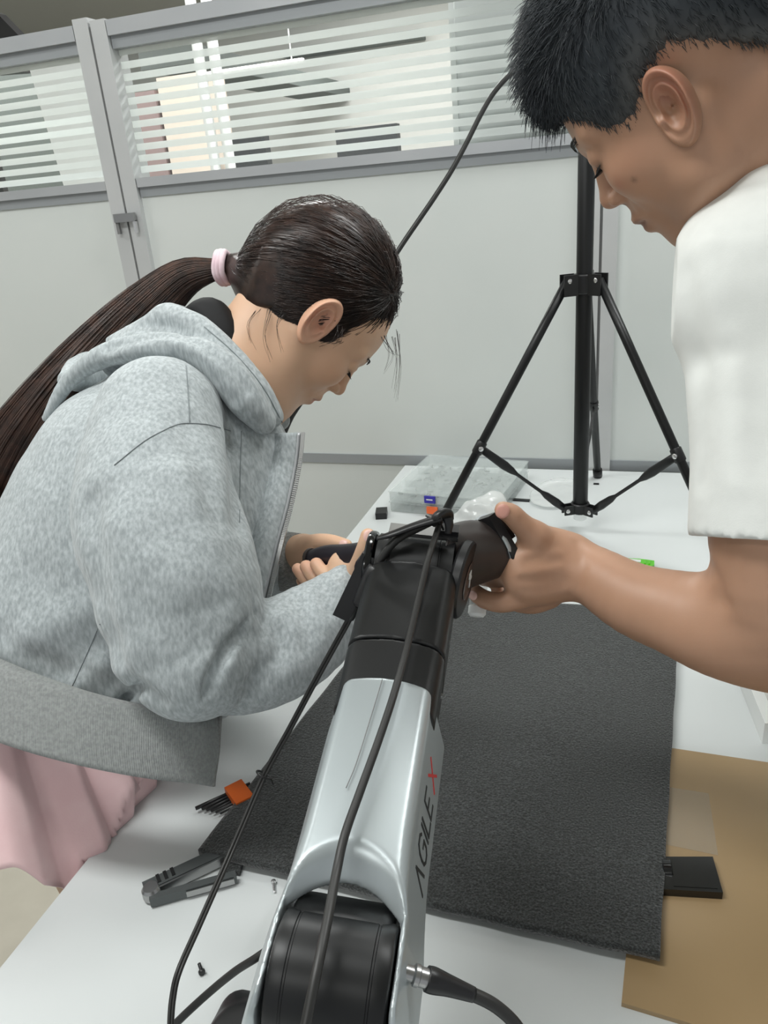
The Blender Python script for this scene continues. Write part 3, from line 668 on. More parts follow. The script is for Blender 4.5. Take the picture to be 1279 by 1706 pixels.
# printed letters on the right cheek, read from near to far
def letters(strokes, y0, wdt, hgt, m_, nm):
    bm = bmesh.new()
    for st in strokes:
        for (a, b) in zip(st, st[1:]):
            p = [y0 + .010 + a[0] * wdt, -.013 + a[1] * hgt]; q = [y0 + .010 + b[0] * wdt, -.013 + b[1] * hgt]; d = np.array(q) - p; d = d / (np.linalg.norm(d) + 1e-9); e_ = d * .0006; n_ = np.array([-d[1], d[0]]) * .0010
            cs = [(p[0] - e_[0] + n_[0], p[1] - e_[1] + n_[1]), (q[0] + e_[0] + n_[0], q[1] + e_[1] + n_[1]), (q[0] + e_[0] - n_[0], q[1] + e_[1] - n_[1]), (p[0] - e_[0] - n_[0], p[1] - e_[1] - n_[1])]
            v = [[bm.verts.new(L(.0385 + .0045 * max(0, (.07 - c[0]) / .06) ** 1.5 - .24 * c[1] + dx, c[0], c[1])) for c in cs] for dx in (-.0004, .0004)]
            bm.faces.new(v[1]); bm.faces.new(v[0][::-1])
            for i in range(4): j = (i + 1) % 4; bm.faces.new([v[0][i], v[0][j], v[1][j], v[1][i]])
    return bmobj(nm, bm, m_, sl)
G = [(1, .85), (.8, 1), (.3, 1), (.05, .75), (0, .45), (.08, .15), (.35, 0), (.75, 0), (1, .15), (1, .5), (.6, .5)]
def word(c, w): return c - w / 2, w
for strokes, (a, b) in (([[(0, 0), (.5, 1), (1, 0)]], word(.050, .0125)), ([G], word(.0675, .0125)), ([[(.5, 0), (.5, 1)]], word(.079, .005)), ([[(0, 1), (0, 0), (1, 0)]], word(.088, .010)), ([[(1, 0), (0, 0), (0, 1), (1, 1)], [(0, .5), (.85, .5)]], word(.101, .0105))):
    letters(strokes, a, b, .021, M['ink'], 'letter')
o = letters([[(0, 0), (1, 1)], [(0, 1), (1, 0)]], .116, .014, .020, M['red'], 'letter'); o['label'] = 'red cross-shaped letter'
# black forearm link, two sections with a seam
def link_sec(nm, y0, y1, w0, w1, t0, t1, rad, m_, bow=3.0, low=.036):
    s_ = SDF()
    def fn(P):
        q = (P - RA) @ AX.T; x, y, z = q[..., 0], q[..., 1], q[..., 2]; t = np.clip((y - y0) / (y1 - y0), 0, 1); hw = w0 + (w1 - w0) * t; th = t0 + (t1 - t0) * t
        ax_ = np.abs(x) - hw + rad; zz = np.where(z > 0, z - th + rad + 2.2 * x * x, -z - low + rad)
        b = np.sqrt(np.maximum(ax_, 0) ** 2 + np.maximum(zz, 0) ** 2) + np.minimum(np.maximum(ax_, zz), 0) - rad
        b = smax(b, y - (y1 - bow * x * x), .0016); return smax(b, (y0 - bow * x * x) - y, .0016)
    s_._add(fn, L(0, (y0 + y1) / 2, 0), .09 + abs(y1 - y0) / 2, 0, 'u')
    pts = [L(x, y, z) for x in (-.055, .055) for y in (y0 - .02, y1 + .02) for z in (-.05, .05)]
    V, Fc = s_.mesh(np.min(pts, 0), np.max(pts, 0), .0018); V = relax(V, Fc, 2); return meshobj(nm, V, Fc, m_, rb, True)
link_sec('lower_forearm', .165, .2245, .0368, .0382, .0285, .0315, .011, M['blackm'])
link_sec('upper_forearm', .2252, .318, .0384, .0392, .0320, .0320, .012, M['blackm'])
for y_, z_ in ((.262, -.004), (.205, -.004)): lathe('side_screw', zframe(L(.0385, y_, z_), ex), [(.0022, -.001), (.0022, .0006), (.0012, .0007), (0, .0003)], M['steel'], rb, 12)
# wrist motor between two discs
WC = L(0, .338, .001)
lathe('wrist_motor', zframe(WC - ex * .035, ex), [(.031, 0), (.033, .001), (.033, .012), (.0322, .0125), (.0322, .0135), (.033, .014), (.033, .056), (.0322, .0565), (.0322, .0575), (.033, .058), (.033, .069), (.031, .070)], M['blackm'], rb, 56)
lathe('wrist_disc', zframe(WC - ex * .036, -ex), [(.030, 0), (.0335, .001), (.0345, .003), (.0345, .0065), (.033, .008), (.027, .0085), (.026, .0075), (0, .0075)], M['blackgl'], rb, 48)
dax = ex - ey * .20; dax /= np.linalg.norm(dax); TD = zframe(WC + ex * .037, dax, ey)
lathe('wrist_disc', TD, [(.030, 0), (.034, .001), (.0358, .003), (.0358, .009), (.034, .0110), (.027, .0116), (.0, .0118)], M['black'], rb, 48)
# tapering housing from the right disc to the silver rim
C0 = WC + ex * .026 + ey * .018 + ez * .002; C1 = at(815, 914, .742); nrm = cdir(.80, -.42, .42)
T0 = zframe(C0, ex, ey); T1 = zframe(C1, nrm, T0[:3, 0]); V = []; n = 48
T0[:3, 1] = np.cross(T0[:3, 2], T0[:3, 0]); T1[:3, 1] = np.cross(T1[:3, 2], T1[:3, 0])
for t in np.linspace(0, 1, 14):
    r_ = .0345 + (.0300 - .0345) * t ** 1.4
    for i in range(n):
        a_ = 2 * math.pi * i / n; p = tx(T0, [r_ * math.cos(a_), r_ * math.sin(a_) * (1 - .05 * t), 0]) * (1 - t) + tx(T1, [r_ * math.cos(a_), r_ * math.sin(a_), 0]) * t
        V.append(p + nrm * .004 * math.sin(math.pi * t) * 1.2)
Fc = [(i * n + j, i * n + (j + 1) % n, (i + 1) * n + (j + 1) % n, (i + 1) * n + j) for i in range(13) for j in range(n)] + [tuple(range(n))[::-1], tuple(range(13 * n, 14 * n))]
wh = meshobj('wrist_housing', V, Fc, M['brown'], rb, True)
lathe('silver_rim', T1, [(.0300, -.001), (.0312, -.001), (.0316, .0012), (.0308, .0034), (.026, .0036)], M['silver'], rb, 48)
lathe('tool_flange', zframe(C1 + nrm * .003, nrm), [(.0255, 0), (.0255, .008), (.024, .0095), (.008, .0098), (0, .0098)], M['silver'], rb, 36)
mk = lathe('disc_badge', zframe(WC + ex * .037 + dax * .0117, dax, ey), [(.017, 0), (.018, .0005), (.016, .0012), (0, .0012)], mat('badge_brown', (70, 62, 60), .22), rb, 36)
# pale emblem mark on the badge
bm = bmesh.new()
for (y0, y1, z0, z1) in ((-.003, .004, .003, .009), (.000, .002, -.009, .004), (.003, .006, -.002, .001)): addbox(bm, y0, y1, z0 + .001, z1 + .001, .0128, .0134, TD)
bmobj('badge_mark', bm, M['whitep'], rb)
# tool clip, camera bracket and clamp plate on top of the wrist
TB = frame(at(829, 901, .728), cdir(.5, .85, .05), cdir(.8, -.42, .42))
box('gripper_bracket', -.026, .020, -.004, .006, -.014, .014, M['black'], rb, .003, TB)
box('gripper_bracket', -.018, .004, .006, .012, -.010, .012, M['blackgl'], rb, .002, TB)
box('gripper_bracket', .014, .026, -.008, .006, -.012, .006, M['black'], rb, .002, TB)
fl = lathe('camera_disc', zframe(at(811, 879, .750), cdir(-.25, -.35, -.9)), [(.012, -.012), (.0135, -.010), (.0135, .003), (.0125, .005), (0, .0052)], M['rail_dark'], rb, 32)
for d_ in ((-3, -8), (4, 2), (-6, 4)): lathe('screw', zframe(at(811 + d_[0], 874 + d_[1], .7435), cdir(-.25, -.35, -.9)), [(.0016, 0), (.0016, .0012), (0, .0013)], M['black'], fl, 10)
p = L(.006, .352, .037); box('clamp_plate', -.032, .030, -.004, .009, -.003, .001, M['steel'], rb, .0006, frame(p, ex, ey)); box('clamp_block', .010, .030, -.003, .008, .001, .007, M['black'], rb, .0015, frame(p, ex, ey))
# handle on the left side of the wrist, held by the kneeling hands
P = [at(521, 930, .905), at(545, 929, .885), at(580, 929, .86), at(612, 924, .83), at(632, 917, .79), L(-.043, .338, 0)]
hd = tubeobj('handle', P, [.0105, .0145, .0155, .0150, .014, .013], M['handle'], rb, 20); hd['label'] = 'dark handle between the two pairs of hands'
lathe('handle_cap', zframe(at(517.5, 930.5, .908), at(517.5, 930.5, .908) - at(545, 929, .885)), [(.012, -.004), (.0125, 0), (.010, .003), (0, .004)], M['brown'], rb, 20)
# plug and cable on the right cheek
pc = [at(690, 1624, .418), at(716, 1632, .418), at(780, 1653, .42), at(825, 1676, .42), at(862, 1712, .42), at(880, 1760, .42)]
cb2 = empty('power_cable', tuple(pc[0]), 'black cable with a metal plug in the right side of the silver arm', 'cable')
d_ = pc[1] - pc[0]; lathe('plug', zframe(pc[0], d_), [(.0042, -.006), (.0042, -.001), (.0058, 0), (.0058, .0025), (.0052, .003), (.0052, .0085), (.0056, .009)], M['steel'], cb2, 20)
tubeobj('boot', [pc[0] + d_ * .8, pc[1] + (pc[2] - pc[1]) * .1, pc[1] + (pc[2] - pc[1]) * .5, pc[2] + (pc[3] - pc[2]) * .2], [.0066, .0068, .0055, .0040], M['black'], cb2, 16)
tubeobj('cord', pc[2:], .0036, M['cable'], cb2, 12)
# ================================================================ cables
nd = at(734, 862, .675)
ca = empty('arm_cable', tuple(nd), 'thick black cable running along the top of the robot arm', 'cable')
ks = [(728, 885, .668), (712, 935, .634), (694, 1010, .597), (676, 1085, .560), (655, 1160, .521), (630, 1235, .494), (600, 1318, .467), (574, 1392, .445), (560, 1455, .428), (546, 1530, .402), (528, 1616, .380), (508, 1712, .366), (490, 1800, .36)]
tubeobj('cord', [nd] + [at(*k) for k in ks], .0027, M['cable'], ca, 14)
cl_ = empty('looped_cable', tuple(at(600, 980, .70)), 'long black twin cable hanging in a loop left of the robot arm', 'cable')
tubeobj('upper_cord', [nd, at(700, 878, .678), at(660, 900, .668), at(632, 935, .672), at(618, 965, .675)], .0036, M['cable'], cl_, 12)
k2 = [(592, 1010, .68), (578, 1038, .69), (556, 1078, .70), (522, 1140, .71), (482, 1215, .72), (441, 1290, .72), (402, 1380, .70), (374, 1445, .68), (332, 1540, .64), (299, 1615, .61), (288, 1660, .60), (284, 1712, .59), (284, 1790, .58)]
for dx in (-2.4, 2.4): tubeobj('cord', [at(x + dx, y + dx * .35, d) for x, y, d in k2], .0016, M['cable'], cl_, 10)
box('connector', -.030, .030, -.0075, .0075, -.010, .010, M['black'], cl_, .002, frame(at(592, 977, .682), cdir(-.43, .9, 0), cdir(.9, .43, 0)))
tubeobj('ferrite', [at(630, 948, .668), at(625, 957, .668), at(606, 1004, .668), at(602, 1013, .668)], [.0085, .0098, .0098, .008], M['black'], cl_, 18)
tubeobj('strain_relief', [at(594, 1006, .68), at(588, 1018, .683), at(583, 1029, .688)], [.006, .0048, .0042], M['black'], cl_, 10)
for (x, y, d) in ((439, 1291, .715), (722, 866, .672)):
    p = at(x, y, d); t = cdir(-.45, .85, 0); th = np.linspace(0, 2 * np.pi, 17); s1 = cdir(.85, .45, 0); s2 = cdir(0, 0, 1)
    tubeobj('cable_tie', [p + s1 * .0072 * math.cos(a) + s2 * .0055 * math.sin(a) for a in th] + [p + s1 * .012 + t * .004], .0010, M['black'], cl_, 6, res=1)
cs_ = empty('side_cable', tuple(at(420, 1600, .6)), 'short black cable running down left from the robot base', 'cable')
tubeobj('cord', [at(452, 1578, .60), at(425, 1597, .60), at(392, 1618, .61), at(350, 1652, .62), (at(300, 1698, .62)), at(255, 1745, .62)], .0032, M['cable'], cs_, 10)
st_ = empty('cable_strap', tuple(nd), 'black strap tying the cables to the tripod leg above the wrist', 'strap')
tubeobj('wrap', [at(722, 872, .668), at(729, 860, .664), at(741, 856, .668), at(748, 866, .676)], [.0055, .0072, .0072, .0045], M['black'], st_, 12, .6)
tubeobj('tail', [at(735, 862, .664), at(690, 876, .664), at(652, 890, .664), at(628, 897, .668)], [.006, .0052, .0045, .003], M['black'], st_, 8, .5)
tubeobj('tail', [at(745, 860, .67), at(748, 875, .67), at(746, 890, .672)], [.005, .004, .003], M['black'], st_, 8, .5)
bc = [(905, 98), (880, 106), (850, 124), (822, 155), (800, 192), (778, 236), (752, 284), (724, 328), (698, 366), (668, 410), (620, 485), (560, 575), (508, 660), (482, 702), (462, 760), (450, 840), (470, 920)]
e = tubeobj('hanging_cable', [at(x, y, 1.17 if i < 10 else 1.17) for i, (x, y) in enumerate(bc)], .0040, M['cable'], None, 10)
tag(e, 'thin black cable arching in the air behind both heads', 'cable')
# ---------------- film bag and clear tube held at the wrist
s_ = SDF().cap(at(800, 862, .775), at(822, 838, .785), .022, .013, .01).cap(at(800, 868, .775), at(765, 868, .775), .016, .007, .012).cap(at(838, 880, .772), at(822, 850, .78), .008, .012, .01)
s_.field(lambda P: .0030 * np.abs(vnoise(P, 190, 8)) + .0012 * vnoise(P, 420, 9))
c_ = at(800, 860, .775); V, Fc = s_.mesh(c_ - .07, c_ + .07, .0022); e = meshobj('film_bag', V, Fc, M['film'], None, True); tag(e, 'crinkled transparent film wrapped around the tip of the robot wrist', 'plastic film')
tbp = [at(800, 950, .765), at(794, 1026, .755)]
tb2 = empty('clear_tube', tuple(tbp[1]), 'small clear tube with a white end between the fingers over the mat', 'tube'); d_ = tbp[1] - tbp[0]; Ld = np.linalg.norm(d_)
lathe('barrel', zframe(tbp[0], d_), [(.0078, 0), (.0083, .001), (.0083, Ld - .010), (.0076, Ld - .010)], M['clearp'], tb2, 24)
lathe('end_cap', zframe(tbp[0], d_), [(.0080, Ld - .010), (.0088, Ld - .009), (.0088, Ld - .002), (.0065, Ld + .001), (0, Ld + .0014)], M['whitep'], tb2, 24)
# ================================================================ people
class Head:
    """ear-to-ear origin, x forward, y left, z up"""
    def __init__(s, ear, fwd, up, side, k=1.0, male=False):
        f = np.asarray(fwd, float); f = f / np.linalg.norm(f); u = np.asarray(up, float); u = u - f * (u @ f); u /= np.linalg.norm(u); l = np.cross(u, f)
        s.A = np.array([f, l, u]); s.k = k; s.male = male; s.o = np.asarray(ear, float) - l * side * .070 * k; s.side = side
    def p(s, *a): return s.o + (np.asarray(a, float) * s.k) @ s.A
    def loc(s, P): return ((P - s.o) @ s.A.T) / s.k
    def sdf(s):
        S_ = SDF(); k = s.k; p = s.p; A = s.A; m_ = s.male
        S_.ell(p(-.018, 0, .042), np.array([.094, .073, .082]) * k, A, .01)
        S_.ell(p(.030, 0, .028), np.array([.058, .062, .060]) * k, A, .02)
        S_.ell(p(.036, 0, -.028), np.array([.052, .058 + .003 * m_, .066]) * k, A, .02)
        for q in (-1, 1):
            S_.cap(p(.000, q * .050, -.028), p(.022, q * .046, -.066), .016 * k, .014 * k, .022)
            S_.cap(p(.022, q * (.045 + .003 * m_), -.066), p(.064, q * .016, -.094), .014 * k, .013 * k, .022)
            S_.ell(p(.058, q * .036, -.020), np.array([.025, .021, .022]) * k, A, .016)
            S_.cap(p(.080, q * .012, .024), p(.066, q * .044, .026), .0085 * k, .008 * k, .012)
        S_.ell(p(.071, 0, -.092), np.array([.0165, .019, .0145]) * k, A, .014)
        S_.ell(p(.074, 0, -.055), np.array([.020, .026, .024]) * k, A, .014)
        for q in (-1, 1): S_.ell(p(.098, q * .031, .009), np.array([.017, .017, .010]) * k, A, .010, 's')
        for q in (-1, 1): S_.ell(p(.0735, q * .031, .008), np.array([.0128, .0150, .0120]) * k, A, .003)
        S_.cap(p(.084, 0, .018), p(.100, 0, -.018), .0055 * k, .0085 * k, .010)
        S_.ell(p(.102, 0, -.022), np.array([.0095, .0095, .0085]) * k, A, .006)
        for q in (-1, 1):
            S_.ell(p(.093, q * .0125, -.026), np.array([.0095, .0065, .0070]) * k, A, .005)
            S_.ell(p(.0965, q * .0065, -.0335), np.array([.0055, .0028, .0028]) * k, A, .002, 's')
        lx = .002 if m_ else .001
        S_.cap(p(.0865, 0, -.034), p(.0875, 0, -.049), .0085 * k, .0080 * k, .010)
        S_.cap(p(.0800, 0, -.066), p(.0760, 0, -.084), .0095 * k, .0105 * k, .010)
        S_.chain([p(.080, -.023, -.0575), p(.0925 + lx, -.009, -.0520), p(.0945 + lx, 0, -.0530), p(.0925 + lx, .009, -.0520), p(.080, .023, -.0575)], np.array([.002, .0052, .0052, .0052, .002]) * k, .005, n=3)
        S_.chain([p(.079, -.020, -.0590), p(.0890 + lx, -.008, -.0640), p(.0905 + lx, 0, -.0645), p(.0890 + lx, .008, -.0640), p(.079, .020, -.0590)], np.array([.002, .0056, .0062, .0056, .002]) * k, .005, n=3)
        S_.crease([p(.079, -.024, -.0585), p(.0965 + lx, -.008, -.0580), p(.099 + lx, 0, -.0585), p(.0965 + lx, .008, -.0580), p(.079, .024, -.0585)], .0022, .0022, 4)
        S_.crease([p(.093, -.020, -.020), p(.089, -.024, -.034), p(.084, -.028, -.050)], .0012, .004); S_.crease([p(.093, .020, -.020), p(.089, .024, -.034), p(.084, .028, -.050)], .0012, .004)
        for q in (-1, 1):      # eye slit under a lowered lid
            S_.crease([p(.0850, q * .0185, .0015), p(.0875, q * .031, -.0005), p(.0790, q * .0440, .0020)], .0035, .0016, 5)
            S_.crease([p(.086, q * .020, .0120), p(.0885, q * .031, .0150), p(.081, q * .043, .0125)], .0011, .0014, 5)
        return S_
    def ear(s, side, h=.031, wd=.0195, tilt=.22, flare=.30, out=.0, dx=0, dz=0):
        nr, nt = 26, 64; kn = [0, .22, .40, .52, .62, .70, .80, .90, .97, 1.03, 1.08, 1.12]; kv = [-.30, -.22, .02, .42, .74, .50, .42, .95, 1.08, .85, .30, -.8]
        R_ = np.linspace(0, 1.12, nr); th = np.linspace(0, 2 * np.pi, nt, endpoint=False); rr, tt = np.meshgrid(R_, th, indexing='ij')
        c, s_ = np.cos(tt), np.sin(tt)     # c: back is negative
        rim = 1 / np.sqrt((c / wd) ** 2 + (s_ / np.where(s_ > 0, h, h * 1.05)) ** 2) * (1 + .10 * np.clip(-c, 0, 1) * np.clip(s_ + .3, 0, 1)) * (1 - .10 * np.clip(c, 0, 1))
        X = rr * rim * c; Z = rr * rim * s_; X = X - .005 * (Z / h) ** 2 * 0 + np.where(Z < 0, .0035 * (Z / h) ** 2, 0)
        prof = np.interp(rr, kn, kv); base = .0135 * (.62 - .38 * c) ; lobe = np.clip((-Z / h - .45) * 2, 0, 1)
        prof = prof * (1 - lobe) + np.interp(rr, [0, .8, 1.0, 1.12], [.5, .55, .5, -.8]) * lobe
        frontcut = np.clip(c - .55, 0, 1) * 1.6 * (rr > .6); H = base * prof * (1 - .55 * np.clip(frontcut, 0, 1))
        H = H + .0050 * np.exp(-((X - wd * .70) ** 2 + (Z + .004) ** 2) / .0045 ** 2)                      # tragus
        H = H - .0040 * np.exp(-((X - wd * .25) ** 2 + (Z + .002) ** 2) / .0050 ** 2)
        ct, st = math.cos(tilt), math.sin(tilt); X2 = X * ct + Z * -st * -1 * -1; Z2 = Z * ct + X * st
        X2 = X * ct - Z * st
        Y = .066 + H - flare * X + out
        V = s.p(0, 0, 0) + np.stack([X2 - .004 + dx, side * Y, Z2 + .002 + dz], -1).reshape(-1, 3) * s.k @ s.A
        idx = np.arange(nr * nt).reshape(nr, nt); a = idx[:-1]; b = idx[1:]
        Fc = np.stack([a, b, np.roll(b, -1, 1), np.roll(a, -1, 1)], -1).reshape(-1, 4)
        if side > 0: Fc = Fc[:, ::-1]
        return V, Fc
def skin_tint(hd, V, male, extra=None):
    L_ = hd.loc(V); x, y, z = L_[:, 0], L_[:, 1], L_[:, 2]; c = np.ones((len(V), 3))
    def blob(cx, cy, cz, r, col, pw=1):
        g = np.exp(-(((x - cx) / r[0]) ** 2 + ((np.abs(y) - cy) / r[1]) ** 2 + ((z - cz) / r[2]) ** 2) ** pw)[:, None]; c[:] = c * (1 - g) + c * np.array(col) * g
    blob(.093, 0, -.058, (.012, .019, .0115), (.72, .50, .50) if not male else (.55, .46, .46), 2)
    blob(.060, .045, -.018, (.03, .03, .02), (1.0, .93, .91)); blob(.105, 0, -.022, (.012, .014, .012), (1, .92, .90))
    g = np.exp(-((x + .004) / .026) ** 2 - ((z - .002) / .036) ** 2) * np.clip((np.abs(y) - .066) / .008, 0, 1); c *= 1 - g[:, None] * np.array([.02, .20, .17])
    g = np.exp(-((x - .003) / .008) ** 2 - ((z + .001) / .010) ** 2) * (np.abs(y) < .0705) * (np.abs(y) > .055); c *= 1 - g[:, None] * np.array([.35, .5, .5])
    for q in (-1, 1):
        g = np.exp(-((z - .0005 - 35 * (np.abs(y) - .031) ** 2 * .1) / .0013) ** 2) * (x > .070) * np.exp(-((np.abs(y) - .031) / .0125) ** 4); c *= 1 - .8 * g[:, None] * .5
        g = np.exp(-((x - .098) / .005) ** 2 - ((np.abs(y) - .0065) / .0035) ** 2 - ((z + .0335) / .0030) ** 2); c *= 1 - .35 * g[:, None]
    return c
def eyes(hd, parent, m_brow, nb=70, browz=.0285, seed=1):
    for q in (-1, 1):
        e = lathe('eye', zframe(hd.p(.0730, q * .031, .0068), hd.A[0] * .9 - hd.A[2] * .45), [(0, -.0118 * hd.k)] + [(.0118 * hd.k * math.sin(a), -.0118 * hd.k * math.cos(a)) for a in np.linspace(.2, 2.9, 12)] + [(0, .0118 * hd.k)], M['eye'], parent, 24)
        lathe('iris', zframe(hd.p(.0730, q * .031, .0068), hd.A[0] * .9 - hd.A[2] * .45), [(.0052 * hd.k, .0107 * hd.k), (.004 * hd.k, .0119 * hd.k), (0, .0123 * hd.k)], M['iris'], e, 20)
    r_ = np.random.default_rng(seed)
    for q in (-1, 1):
        P = []
        for i in range(nb):      # eyebrow hairs
            t = r_.uniform(0, 1); y = q * (.013 + .032 * t); z = browz + .005 * math.sin(t * 2.4) - .003 * t + r_.normal(0, .0013); x = .0925 - .020 * t ** 2
            a = hd.p(x, y, z); d = hd.p(x - .0028 - .005 * t, y + q * .0065, z + .0015 - .003 * t) - a; P.append([a + d * s + hd.A[0] * .0006 * math.sin(3 * s) for s in (0, .33, .66, 1)])
        strands('eyebrow', np.array(P), .00042, m_brow, parent)['kind'] = 'stuff'
        P = []
        for i in range(26):      # lashes along the lowered lid
            t = i / 25; y = q * (.0190 + .0245 * t); x = .0865 - 40 * (abs(y) - .029) ** 2 ; z = .0010
            a = hd.p(x, y, z); P.append([a + (hd.A[0] * s * .0062 - hd.A[2] * (.0055 * s - .0025 * s * s) + hd.A[1] * q * s * .002 * (t - .3)) * hd.k for s in (0, .33, .66, 1)])
        strands('eyelashes', np.array(P), .00042, m_brow, parent)['kind'] = 'stuff'
def piece(x, K): return np.interp(x, [k_[0] for k_ in K], [k_[1] for k_ in K])
def hit(S_, px, py, d0=.4, d1=1.4, off=0):
    r_ = ray(px, py); d = d0
    for i in range(160):
        v = float(S_.ev((EYE + r_ * d)[None])[0])
        if v < .0006: break
        d += max(v * .7, .0006) / np.linalg.norm(r_)
        if d > d1: break
    return EYE + r_ * (d - off)
# ---------------------------------------------------------------- woman
wm = empty('person', (-.70, .60, 0), 'long-haired person in grey hoodie and pink skirt bending over the table edge', 'person')
psi = math.radians(26)
HW = Head(at(533, 540, .93), cdir(.56 * math.cos(psi), .83 * math.cos(psi), math.sin(psi)), cdir(.83, -.56, 0), -1, .97)
s_ = HW.sdf()
nb = at(385, 640, .985)
s_.cap(HW.p(-.030, 0, -.040), nb, .050, .055, .03); s_.cap(HW.p(.005, 0, -.060), at(425, 655, .985), .034, .045, .025); s_.cap(nb, at(300, 760, 1.0), .058, .11, .05)
pts = [HW.p(x, y, z) for x in (-.13, .13) for y in (-.10, .10) for z in (-.13, .14)] + [nb - .07, nb + .07, at(300, 760, 1.0)]
Vh, Fh = s_.mesh(np.min(pts, 0) - .01, np.max(pts, 0) + .01, .0022); Vh = relax(Vh, Fh, 2)
E1 = HW.ear(-1, .031, .0190, .10, out=.012); E2 = HW.ear(1)
def limb(S_, pts, rad, h): P = np.array([p[:3] for p in pts]); return S_.mesh(P.min(0) - max(rad) - .01, P.max(0) + max(rad) + .01, h)
# right hand (nearer): palm under the handle, thumb up against the disc, fingers wrapping from below
def finger(S_, js, r0, r1, k=.004): S_.chain(js, np.linspace(r0, r1, len(js)), k, n=3)
rh = SDF()
rh.chain([at(470, 1082, .80), at(540, 1035, .83), at(582, 985, .852)], [.036, .030, .0245], .01, n=3)
rh.chain([at(582, 985, .852), at(596, 962, .855), at(590, 945, .858)], [.0245, .022, .017], .012, n=3)
rh.ell(at(583, 957, .857), (.026, .030, .013), np.array([cdir(.9, -.3, 0), cdir(.3, .9, .1), cdir(0, 0, 1)]), .012)
rh.chain([at(592, 958, .845), at(602, 934, .812), at(609, 911, .795), at(613, 893, .792)], [.0120, .0105, .0092, .0080], .008, n=3)
FW = [([(585, 962, .872), (560, 968, .862), (541, 958, .858), (527, 940, .865)], .0092, .0076),
      ([(580, 970, .876), (550, 977, .872), (527, 968, .872), (510, 944, .880)], .0092, .0076),
      ([(575, 978, .880), (542, 985, .884), (516, 973, .888), (496, 948, .895)], .0088, .0070),
      ([(572, 986, .884), (545, 996, .892), (520, 988, .900), (502, 968, .908)], .0080, .0062)]
for js, a, b in FW: finger(rh, [at(*j) for j in js], a, b, .0035)
P_ = np.array([at(460, 1090, .79), at(620, 880, .83), at(490, 940, .92), at(545, 1000, .9)]); R1 = rh.mesh(P_.min(0) - .035, P_.max(0) + .03, .0016)
lh = SDF()
lh.chain([at(430, 940, 1.04), at(470, 932, 1.0), at(505, 921, .975)], [.030, .027, .0245], .01, n=3)
lh.ell(at(525, 921, .955), (.030, .017, .020), np.array([cdir(1, -.05, -.3), cdir(.05, 1, 0), cdir(.3, 0, 1)]), .012)
lh.chain([at(512, 908, .955), at(535, 903, .935), at(556, 904, .918), at(577, 908, .905)], [.0125, .0105, .0092, .0070], .008, n=3)
for i in range(4): finger(lh, [at(530 + i * 2, 930 - i * 5 + 8, .955 + .004 * i), at(552 + i * 3, 918 + i * 2, .945 + .012 * i), at(566 + i, 930, .925 + .012 * i), at(560, 944, .905 + .010 * i)], .0088, .0068, .003)
P_ = np.array([at(425, 940, 1.05), at(585, 900, .89), at(550, 950, .93)]); R2 = lh.mesh(P_.min(0) - .035, P_.max(0) + .035, .0017)
# trunk and legs under the clothes
tk = SDF(); hipc = np.array([-.725, .625, .88])
tk.chain([at(300, 760, 1.0), at(200, 950, .99), hipc], [.10, .095, .105], .04, n=3); tk.cap(at(255, 760, .86), at(330, 1070, .79), .045, .036, .03); tk.cap(at(330, 1070, .79), at(470, 1082, .80), .036, .036, .02)
tk.cap(at(345, 760, 1.12), at(380, 950, 1.12), .042, .034, .03); tk.cap(at(380, 950, 1.12), at(430, 940, 1.04), .034, .030, .02)
for yy in (.62, .76): tk.chain([(-.70, yy - .02, .86), (-.685, yy, .50), (-.71, yy, .10)], [.078, .052, .036], .04, n=3)
R3 = tk.mesh((-1.0, .35, .06), (-.20, 1.25, 1.35), .009)
body = join([(Vh, Fh), E1, E2, R1, R2, R3])
cw = np.ones((len(body[0]), 3)); nh = len(Vh) + len(E1[0]) + len(E2[0]); cw[:nh] = skin_tint(HW, body[0][:nh], False)
for js, a, b in FW:
    g = np.exp(-(np.linalg.norm(body[0] - at(*js[-1]), axis=1) / .011) ** 2); cw *= 1 - g[:, None] * np.array([.0, .12, .10])
bw = meshobj('body', body[0], body[1], M['skinw'], wm, True, cols=cw)
eyes(HW, wm, M['lash'])
# nails
def nail(p, n_, t_, w_, l_, parent): return lathe('nail', zframe(p, n_, t_), [(1.0, 0), (.9, .0005), (.5, .0009), (0, .0011)], M['nail'], parent, 16, 60, l_, w_)
def nailat(S_, px, py, t_, w_, l_, parent, m_=None, d0=.5):
    p = hit(S_, px, py, d0); e_ = .002; g = np.array([float(S_.ev((p + v)[None])[0] - S_.ev((p - v)[None])[0]) for v in (np.eye(3) * e_)]); g /= np.linalg.norm(g)
    bm = bmesh.new(); T = zframe(p - g * .0004, g, t_)
    for r0, r1 in (): pass
    addlathe(bm, T @ np.diag([l_, w_, 1, 1]), [(1.0, 0), (.92, .0006), (.6, .0011), (0, .0013)], 18); return bmobj('nail', bm, m_ or M['nail'], parent, smooth=60)
nailat(rh, 614, 893, cdir(.1, -1, 0), .0055, .0065, bw); nailat(lh, 571, 905, cdir(1, .1, 0), .0045, .006, bw, d0=.7)
